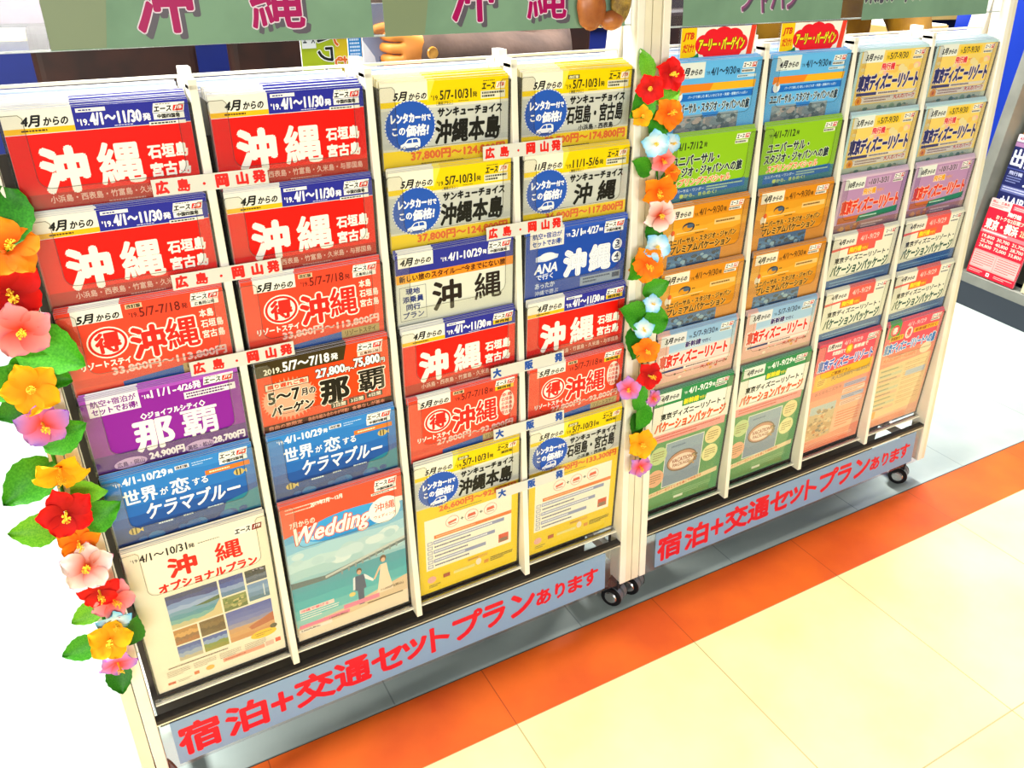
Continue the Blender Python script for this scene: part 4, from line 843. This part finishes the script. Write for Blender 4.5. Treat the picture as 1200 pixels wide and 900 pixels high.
def stamen_mesh():
    pb = PB(); pb.tube((0, 0, 0), (.08, .02, .85), .07, .045, STAM, 8); rr = random.Random(3)
    for i in range(26):
        t = rr.uniform(.45, 1.0); a = rr.uniform(0, 6.28); p = Vector((.08*t, .02*t, .85*t)); q = p+Vector((math.cos(a)*.17, math.sin(a)*.17, rr.uniform(.02, .14))); pb.tube(p, q, .014, .012, STAM, 4)
        pb.tube(q-Vector((0, 0, .03)), q+Vector((0, 0, .03)), .03, .022, STAM, 5)
    return pb.mesh('stamen')
STM = stamen_mesh(); PMS = {}
def leaf_mesh(mi, seed):
    rr = random.Random(seed); vs = []; fs = []; n = 12
    for i in range(n+1):
        t = i/n; wd = .36*math.sin(math.pi*(.06+.94*t)**.85)**.9 if t < 1 else 0; wd += .022*(i % 2)*(0 < i < n)
        for u in (-1, -.5, 0, .5, 1): vs.append((u*wd, t, .10*u*u*(1 if True else 0)+.16*math.sin(t*2.4+seed)*t-.0+(-.012 if u == 0 else 0)))
    for i in range(n):
        for j in range(4): a = i*5+j; fs.append((a, a+1, a+6, a+5))
    me = bpy.data.meshes.new('leaf'); me.from_pydata(vs, [], fs); me.materials.append(LEAFM[mi])
    for p in me.polygons: p.use_smooth = True
    return me
LFM = [[leaf_mesh(i, s) for s in range(2)] for i in range(3)]
def ray(px, py): return (fw+rt2*((px-600)/F_PX)-up2*((py-450)/F_PX))
def at_plane(px, py, d):                         # point a given distance in front (-) of the leaning bar face
    v = ray(px, py); n = Vector((0, 1, -TT)); p0 = Vector((0, d, Z0)); return CAM+v*((p0-CAM).dot(n)/v.dot(n))
def garland(items, cordpts, label, dep):
    pts = [at_plane(x, y, dep+.012) for x, y in cordpts]; base = pts[-1]
    root = empty('flower_garland', base); tag(root, label, 'garland', 'artificial hibiscus garlands')
    cu = PB()
    for a, b in zip(pts[:-1], pts[1:]): cu.tube(a-base, b-base, .0025, .0025, LEAFM[2], 6)
    cu.build('cord', root); rr = random.Random(len(items))
    for it in items:
        kind = it[0]; px, py, size = it[1:4]; extra = it[4] if len(it) > 4 else 0; tilt = it[5] if len(it) > 5 else (0, 0)
        pos = at_plane(px, py, dep+extra-(.016 if kind != 'leaf' else .0))-base
        cm = (CAM-(pos+base)).normalized()
        if kind == 'leaf':
            mi, ang = it[6], it[7]
            o = obj('leaf', LFM[mi][rr.randrange(2)], root); dirv = Vector((math.cos(math.radians(ang)), 0, math.sin(math.radians(ang))))
            nz = (Vector((0, -1, .25))+Vector((rr.uniform(-.3, .3), 0, rr.uniform(-.2, .3)))).normalized(); yv = (dirv-nz*dirv.dot(nz)).normalized(); xv = yv.cross(nz)
            R = Matrix((xv, yv, nz)).transposed().to_4x4(); R.translation = pos-yv*size*.5+Vector((0, .004, 0)); o.matrix_local = R @ Matrix.Scale(size*1.06, 4)
        else:
            cup = it[6] if len(it) > 6 else .35; key = (kind, round(cup, 2), rr.randrange(3))
            if key not in PMS: PMS[key] = petal_mesh(kind, cup, hash(kind) % 1 + len(PMS))
            o = obj('flower', PMS[key], root); nz = (cm*.55+Vector((tilt[0], -.6, tilt[1]))).normalized(); q = nz.to_track_quat('Z', 'Y').to_matrix().to_4x4() @ Matrix.Rotation(rr.uniform(0, 6.28), 4, 'Z'); q.translation = pos; o.matrix_local = q @ Matrix.Scale(size*.47, 4)
            st = obj('stamen', STM, o); st['label'] = 'yellow stamen'; st.scale = (.8, .8, .8)
L = lambda x, y, s, mi, a, e=0: ('leaf', x, y, s, e, (0, 0), mi, a)
garland([L(6, 258, .075, 2, 250), ('orange', 8, 292, .078, 0, (.3, .4), .5), ('red', 10, 340, .085, 0, (.2, -.2)), ('pink', 24, 386, .078, -.008, (0, -.2)), L(58, 412, .085, 0, 320, .004), L(46, 436, .07, 0, 330, .006), ('yellow', 37, 456, .074, -.004, (0, .1)), L(12, 452, .06, 0, 200),
 ('purple', 50, 496, .070, -.002, (0, -.3)), L(76, 512, .06, 0, 20), ('yellow', 70, 548, .075, -.004, (-.1, -.9), .9), L(34, 566, .075, 0, 215), L(20, 480, .05, 2, 200, .008), ('red', 77, 600, .076, -.006, (0, -.1)), L(116, 604, .062, 0, 20), L(42, 622, .06, 1, 170), L(104, 575, .045, 1, 350), ('orange', 92, 634, .06, .004, (0, -.3)), ('blush', 102, 664, .074, -.008, (0, .1)), ('red', 116, 692, .062, -.004, (0, -.5)), ('pink', 132, 702, .066, .006, (.2, -.2)),
 L(104, 718, .045, 1, 200), ('blue', 134, 728, .054, .006, (0, -.6)), ('yellow', 129, 750, .066, -.006, (0, .1)), L(154, 738, .055, 2, 60, .004), L(96, 760, .05, 0, 190), ('purple', 138, 776, .06, .003, (0, -.7)), L(139, 794, .048, 2, 265, -.006)],
 [(-4, 235), (12, 300), (24, 390), (40, 460), (64, 540), (82, 610), (108, 680), (126, 740), (138, 786)], 'artificial hibiscus garland hanging down the left post beside the purple brochure', -.014)
garland([L(756, 78, .05, 1, 95), ('red', 762, 104, .052, 0, (-.4, 0)), ('red', 785, 88, .062, .004, (.3, .2)), L(752, 124, .062, 0, 215), L(782, 116, .045, 1, 20), ('orange', 783, 134, .060, .006, (.2, .2)), ('yellow', 752, 136, .04, .006), L(769, 150, .058, 0, 240), ('blue', 768, 168, .052, -.002, (-.2, -.1), .6), ('blue', 786, 168, .040, .004, (.3, 0)), ('pink', 776, 186, .048, 0, (0, -.5), .7), L(752, 196, .045, 0, 150), L(786, 208, .04, 2, 20), ('orange', 772, 222, .068, -.004, (-.1, -.4), .7), ('orange', 786, 202, .04, .004, (.4, .3)),
 ('blush', 773, 252, .064, -.004, (0, -.1)), L(766, 276, .045, 2, 260), ('blue', 769, 290, .056, -.002, (0, .2), .7), ('orange', 758, 310, .072, 0, (-.1, -.1)), L(744, 316, .050, 0, 215, -.01), L(768, 338, .05, 0, 20), L(743, 370, .070, 0, 150), L(768, 376, .068, 0, 350), ('blue', 764, 356, .04, 0, (0, .3), .6), ('blue', 754, 384, .045, 0, (-.3, -.3), .6), L(745, 402, .062, 2, 250), ('orange', 757, 410, .058, -.004, (-.2, -.1)), ('red', 760, 440, .060, -.004, (.2, 0)), ('purple', 737, 455, .052, .006, (-.4, 0)), ('purple', 765, 466, .04, .006, (.3, -.2)), L(748, 466, .052, 0, 60, -.008), L(752, 488, .058, 0, 230), L(744, 500, .05, 2, 250), ('yellow', 752, 520, .066, -.004, (-.1, .1)), ('purple', 750, 546, .056, .002, (0, -.4))],
 [(757, 70), (764, 130), (770, 200), (768, 280), (758, 350), (752, 430), (752, 500), (750, 550)], 'artificial hibiscus garland hanging where the two racks meet', -.014)

# ------------------------------------------------------------------ rack on the far right
A0 = Vector((3.1823, .7192, 0)); U = Vector((-.1104, -.9939, 0)); N = Vector((-.9939, .1104, 0))
def side_rack():
    root = empty('grey_brochure_rack', A0+U*.5); tag(root, 'grey brochure rack with red and navy brochures, at the far right', 'rack')
    Rm = Matrix((U, -N, Vector((0, 0, 1)))).transposed().to_4x4(); Rm.translation = A0+U*.35; root.matrix_world = Rm      # local: x along the front, y into the rack, z up
    g1 = pmat('#3a4048', .5); g2 = noisemat('grey_rack_steel', '#77786f', '#85867c', 10, .5); tl = math.tan(.0873)
    def ln(x, y, z): return (x-.35, y+(z-.1)*tl, z)
    pb = PB(); pb.box(-.06, 1.3, 0, .5, 0, .094, g1, lambda x, y, z: (x-.35, y, z)); pb.build('plinth', root)
    pb = PB(); pb.box(-.06, 1.3, .002, .06, .094, .13, g2, ln); pb.build('ledge', root)
    for x in (-.075, 1.3):
        pb = PB(); pb.box(x, x+.045, -.012, .30, .10, 1.75, g2, ln); bevel(pb.build('side_frame', root), .002)
    for k in range(5):
        pb = PB(); pb.box(-.03, 1.3, .095, .11, .13+k*.235, .36+k*.235, g2, ln); pb.build('back_shelf', root)
    ks = [['side_red', 'side_cream', 'sea_blue', 'side_red', 'side_cream'], ['side_navy', 'side_orange', 'side_cream', 'side_navy', 'side_red'], ['side_orange', 'side_red', 'side_navy', 'side_cream', 'side_orange']]
    nm = dict(side_red='red', side_cream='cream', side_navy='navy', side_orange='orange', sea_blue='deep blue')
    for r in range(3):
        for c in range(2):
            key = ks[r][c]; x = .098+c*.245; z = .134+r*.238
            for k in range(2):
                b = obj('brochure', brochure_mesh(key)); d = .012+k*.006+r*.022
                loc = Vector(ln(x, d, z)); m = Matrix.Translation(Rm @ loc) @ Rm.to_3x3().to_4x4() @ Matrix.Rotation(-.0873, 4, 'X')
                b.matrix_world = m
                tag(b, f'{"front" if k == 0 else "rear copy of the"} {nm[key]} brochure, {("lowest", "second lowest", "third lowest")[r]} row, {("left", "right")[c]} column of the grey rack', 'brochure', 'brochures on the grey rack')
side_rack()

# ------------------------------------------------------------------ behind the racks: counter, chairs, partition
def wall(name, x0, x1, y0, y1, z0, z1, m):
    pb = PB(); pb.box(x0, x1, y0, y1, z0, z1, m); o = pb.build(name); tag(o, None, None, kind='structure'); return o
blue = noisemat('blue_laminate', '#0a2a90', '#0c32a4', 3, .5, .3)
def counter():
    root = empty('service_counter', (2.2, 2.55, 0)); tag(root, 'long blue-fronted service counter with cream top behind the racks', 'counter')
    root.rotation_euler = (0, 0, -.17)
    pb = PB(); pb.box(-4, 4, .03, .30, .08, .90, noisemat('navy_laminate', '#041450', '#06195e', 3, .5, .3)); pb.build('front_panel', root)
    pb = PB(); pb.box(-4, 4, .06, .28, 0, .08, DARK); pb.build('kick_plate', root)
    pb = PB(); pb.box(-4, 4, 0, .32, .90, .94, noisemat('tan_counter_edge', '#cfae6a', '#dabb7a', 8, .4)); pb.build('edge_board', root)
    pb = PB(); pb.box(-4, 4, .012, .32, .94, .945, pmat('#f4efdc', .35)); pb.build('counter_top', root)
counter()
def side_table():
    root = empty('side_table', (3.15, 1.62, 0)); tag(root, 'cream topped side table with tan edge behind the right end of the right rack', 'table')
    pb = PB(); pb.box(.02, .29, -.36, .5, .06, .955, blue); pb.build('cabinet', root)
    pb = PB(); pb.box(.03, .28, -.35, .49, 0, .06, DARK); pb.build('plinth', root)
    pb = PB(); pb.box(.0, .30, -.38, .52, .955, .99, noisemat('tan_table_edge', '#cfa95e', '#d8b470', 8, .4)); pb.build('edge_board', root)
    pb = PB(); pb.box(.01, .30, -.37, .52, .99, .994, pmat('#f4efdc', .35)); pb.build('table_top', root)
side_table()
def placeholder():  # made-up board, puts mauve where the lit counter top would show white
    root = empty('counter_placeholder', (.12, 2.98, .945), (0, 0, -.17)); tag(root, 'mauve screen with pale band, added on the counter behind the left header end', 'placeholder')
    pb = PB(); pb.box(-.35, .35, 0, .02, .012, .46, noisemat('mauve_board', '#5c4a58', '#74586a', 7, .7)); pb.build('board', root)
    pb = PB(); pb.box(-.35, .35, -.004, 0, .12, .16, pmat('#a89a98', .6)); pb.build('pale_band', root)
    pb = PB(); pb.box(-.30, .30, -.05, .07, 0, .012, DARK); pb.build('foot', root)
placeholder()
def chair(x, y, rz, label):
    root = empty('high_backed_chair', (x, y, 0), (0, 0, rz)); tag(root, label, 'chair', 'dark chairs at the counter')
    m = noisemat('dark_brown_leather', '#1d0e09', '#2a140c', 12, .5, .3)
    pb = PB(); pb.box(-.23, .23, -.23, .25, .42, .50, m); bevel(pb.build('seat', root), .02, 3)
    pb = PB(); pb.box(-.225, .225, -.30, -.24, .50, 1.06, m); bevel(pb.build('backrest', root), .025, 3)
    for sx in (-.2, .2):
        for sy in (-.2, .2): q = PB(); q.tube((sx, sy, 0), (sx, sy, .42), .014, .016, pmat('#8a8a88', .3, .8), 10); q.build('leg', root)
chair(.32, 2.05, 0, 'dark brown chair behind the first column of red brochures'); chair(.86, 2.02, 0, 'dark brown chair behind the second column of red brochures')
chair(1.72, 1.95, 0, 'black-brown chair behind the right end of the left rack'); chair(2.32, 1.85, 0, 'black-brown chair behind the first pop-up card')
wall('wall_right', 3.46, 3.56, -1.2, 1.22, 0, 2.75, blue)
wall('wall_back', -6, 9, 4.4, 4.5, 0, 2.8, pmat('#4a3f48', .8))

# ------------------------------------------------------------------ people reading on the far side
def at_y(px, py, Y): v = ray(px, py); return CAM+v*((Y-CAM.y)/v.y)
def skinned(name, vs, es, mat, parent, sub=2):
    me = bpy.data.meshes.new(name); me.from_pydata([v[:3] for v in vs], es, []); me.materials.append(mat)
    o = obj(name, me, parent); md = o.modifiers.new('skin', 'SKIN'); md.use_smooth_shade = True
    for d, v in zip(me.skin_vertices[0].data, vs): d.radius = (v[3], v[4] if len(v) > 4 else v[3])
    me.skin_vertices[0].data[0].use_root = True
    sb = o.modifiers.new('subdivision', 'SUBSURF'); sb.levels = sub; sb.render_levels = sub
    return o
def chain(vs, es, start, pts):
    k = start
    for q in pts: vs.append(q); es.append((k, len(vs)-1)); k = len(vs)-1
    return k
def person(base, label, skin, coat, trouser, hairm, armL, armR, coat_l, hand_dir=None, wide=1):
    root = empty('person', base); tag(root, label, 'person', None)
    def loc(v): return tuple(Vector(v)-Vector(base))
    arms = {1: [(.17, .01, 1.40, .056), (.185, .01, 1.27, .048)]+[(*q, r) for q, r in zip(armL, (.042, .030))], -1: [(-.17, .01, 1.40, .056), (-.185, .01, 1.27, .048)]+[(*q, r) for q, r in zip(armR, (.042, .030))]}
    torso = [(0, 0, .96, .135, .10), (0, 0, 1.10, .122, .09), (0, 0, 1.27, .15, .10), (0, .01, 1.40, .11, .08)]
    vs = list(torso); es = [(0, 1), (1, 2), (2, 3)]
    chain(vs, es, 3, [(0, 0, 1.49, .050), (0, -.012, 1.56, .066, .074), (0, -.012, 1.635, .076, .088), (0, -.004, 1.70, .050, .058)])
    for sd in (1, -1):
        k = chain(vs, es, 3, arms[sd]); w0 = Vector(arms[sd][-1][:3]); d = (w0-Vector(arms[sd][-2][:3])).normalized()
        if sd == 1 and hand_dir: d = Vector(hand_dir).normalized()
        upv = Vector((0, 0, 1)) if abs(d.z) < .8 else Vector((0, -1, 0)); sv = (upv-d*upv.dot(d)).normalized(); pn = d.cross(sv)
        kp = chain(vs, es, k, [(*(w0+d*.036), .030, .022)])
        for i, (o_, l) in enumerate(((.030, .072), (.010, .082), (-.010, .078), (-.028, .062))):
            b = w0+d*.058+sv*o_; f1 = b+d*l*.22+pn*.016; f2 = f1+d*l*.0+pn*.028; f3 = f2-d*l*.20+pn*.012
            chain(vs, es, kp, [(*b, .0115), (*f1, .0098), (*f2, .0088), (*f3, .0070)])
        tb = w0+d*.035+sv*.034+pn*.012; t2 = tb+d*.034+sv*.010+pn*.022; t3 = t2+d*.026-sv*.004+pn*.012
        chain(vs, es, kp, [(*tb, .0135), (*t2, .0110), (*t3, .0085)])
    for sd in (1, -1): chain(vs, es, 0, [(sd*.085, 0, .88, .085), (sd*.095, -.01, .50, .056), (sd*.10, .015, .10, .036), (sd*.105, -.07, .045, .036), (sd*.108, -.14, .036, .028)])
    skinned('body', vs, es, skin, root)
    cv = [(0, 0, .90, .150*wide, .115)]+[(x, y, z, (a+.022)*wide, b+.022) for x, y, z, a, b in torso]; ce = [(0, 1), (1, 2), (2, 3), (3, 4)]; chain(cv, ce, 4, [(0, .004, 1.475, .070)])
    for sd in (1, -1):
        a = arms[sd]; w0 = Vector(a[-1][:3]); e0 = Vector(a[-2][:3]); m1 = e0.lerp(w0, .5)
        chain(cv, ce, 4, [(*a[0][:3], .075), (*a[1][:3], .068), (*a[2][:3], .062), (*m1, .055), (*e0.lerp(w0, 1.13), .047)])
    c = skinned('jacket', cv, ce, coat, root); c['label'] = coat_l
    tv = [(0, 0, .93, .142, .108)]; te = []
    for sd in (1, -1): chain(tv, te, 0, [(sd*.085, 0, .86, .098), (sd*.095, -.01, .50, .070), (sd*.10, .012, .10, .058)])
    skinned('trousers', tv, te, trouser, root)
    for sd in (1, -1): skinned('shoe', [(sd*.10, .02, .045, .045, .04), (sd*.105, -.07, .04, .044, .036), (sd*.108, -.16, .034, .034, .028)], [(0, 1), (1, 2)], DARK, root, 2)
    import bmesh
    bm = bmesh.new(); bmesh.ops.create_uvsphere(bm, u_segments=40, v_segments=28, radius=1)
    for v in bm.verts: n_ = 1+.025*math.sin(v.co.x*23+v.co.z*9); v.co = (v.co.x*.089*n_, v.co.y*.106+.008, v.co.z*.108*n_+1.635)
    bmesh.ops.delete(bm, geom=[v for v in bm.verts if (v.co.y < -.035 and v.co.z < 1.672) or (v.co.y < .012 and v.co.z < 1.615) or v.co.z < 1.54], context='VERTS')
    for f in bm.faces: f.smooth = True
    me = bpy.data.meshes.new('hair'); bm.to_mesh(me); bm.free(); me.materials.append(hairm); ho = obj('hair', me, root); sd_ = ho.modifiers.new('thickness', 'SOLIDIFY'); sd_.thickness = .012
    ey = pmat('#1a1412', .2); wh = pmat('#f2efe8', .3)
    for sd in (1, -1):
        q = PB(); q.tube((sd*.030, -.094, 1.612), (sd*.030, -.102, 1.612), .012, .008, wh, 14); q.tube((sd*.030, -.100, 1.612), (sd*.030, -.1045, 1.612), .006, .004, ey, 10); q.build('eye', root).location.y = .013
        q = PB(); q.box(sd*.030-.014, sd*.030+.014, -.103, -.096, 1.632, 1.637, hairm); q.build('eyebrow', root).location.y = .011
        skinned('ear', [(sd*.078, .0, 1.585, .011), (sd*.084, .004, 1.61, .014), (sd*.080, .002, 1.632, .010)], [(0, 1), (1, 2)], skin, root, 1)
    skinned('nose', [(0, -.098, 1.615, .008), (0, -.108, 1.592, .011), (0, -.112, 1.578, .013)], [(0, 1), (1, 2)], skin, root, 1).location.y = .012
    q = PB(); q.box(-.022, .022, -.099, -.091, 1.546, 1.552, pmat('#a8564a', .5)); q.build('mouth', root).location.y = .014
    return root
skin1 = noisemat('warm_skin', '#d9802e', '#e69440', 8, .5, .35); skin2 = noisemat('fair_skin', '#dca07a', '#e6b08c', 8, .5, .35)
coat1 = noisemat('grey_pink_cloth', '#57463e', '#6b564b', 16, .8, .15, .4); coat2 = noisemat('mustard_cloth', '#6f4c0a', '#8a6312', 10, .8, .15, .4)
hairm = noisemat('black_hair', '#120d0b', '#1f1713', 60, .5)
B1 = Vector((.93, .78, 0)); wr = at_y(503, 60, .45)-B1; el = at_y(648, 72, .54)-B1
person(tuple(B1), 'person in a grey-pink jacket behind the left rack, one hand holding a booklet', skin1, coat1, pmat('#23262e', .8), hairm, [tuple(el), tuple(wr)], [(-.24, -.04, 1.10), (-.22, -.16, .92)], 'grey-pink jacket', (-1, -.25, -.02))
q = PB(); q.tube((0, 0, 0), (0, -.004, 0), .011, .0095, noisemat('amber_button', '#a0641a', '#d89a3a', 60, .3), 20)
bt = q.build('button', bpy.data.objects['person']); bt.location = at_y(507, 62, .392)-B1
B2 = at_y(955, 36, .66); B2.z = 0
person(tuple(B2), 'person in a mustard jacket standing behind the right rack', skin2, coat2, pmat('#1c2030', .8), hairm, [(.25, -.10, 1.12), (.12, -.26, .97)], [(-.27, -.10, 1.10), (-.10, -.27, .98)], 'mustard jacket', wide=1.3)
def held(px0, px1, Y, H, draw, name, label, cat):
    a = at_y(px0, 80, Y); b = at_y(px1, 78, Y); W = b.x-a.x
    pb = PB(); pb.box(0, W, 0, .004, 0, H, pmat('#e6e4dc', .5)); s = Sheet(pb, 0, H, -.0001); draw(s, W*1000, H*1000)
    o = pb.build(name); o.location = (a.x, Y, 1.02); tag(o, label, cat)
def d1(s, W, H):
    s.rect(0, 0, W, H, '#a9b81a'); s.rect(W*.72, 0, W*.28, H, '#d8b81c')
    for i, ch in enumerate('夏のハワイ'): s.txt(ch, W*.38, 8+i*32, W*.26, 26, '#1c1c14', 1.2, ('#f2f0e0', 1.6), rot=math.pi/2)
    for i, ch in enumerate('たのしむ'): s.txt(ch, W*.74, 12+i*36, W*.2, 22, '#e2641c', 1.0, ('#f8e8c8', 1.2), rot=math.pi/2)
    s.rect(2, 80, W*.30, 26, '#e8e6dc'); s.txt('エース', 5, 86, W*.24, 12, '#333', .5)
held(355, 409, .44, .21, d1, 'held_brochure', 'lime and yellow brochure held sideways by the person in the grey-pink jacket', 'brochure')
def d2(s, W, H):
    s.rect(0, 0, W, H, '#1f82c8'); s.lines(3, 4, W-6, 30, 6, '#d6e6f2', 3.4)
held(410, 425, .445, .21, d2, 'held_leaflet', 'narrow blue leaflet beside the lime brochure in the hand', 'leaflet')
def d3(s, W, H):
    s.rect(0, 0, W, H, '#8d94ac'); s.poly([(0, 60), (W*.3, 90), (W*.45, 150), (0, 150)], '#e6e6ea'); s.rect(W*.62, 70, W*.16, 120, '#e0a868'); s.rect(W*.42, 90, W*.10, 100, '#4c5878'); s.rect(W*.85, 90, W*.10, 100, '#5c6484')
    for i, ch in enumerate('パンフ'): s.txt(ch, W*.63, 84+i*22, W*.13, 14, '#c2402a', .7, rot=math.pi/2)
held(427, 470, .472, .17, d3, 'held_booklet', 'grey booklet with tan spine gripped by the hand behind the left rack', 'booklet')
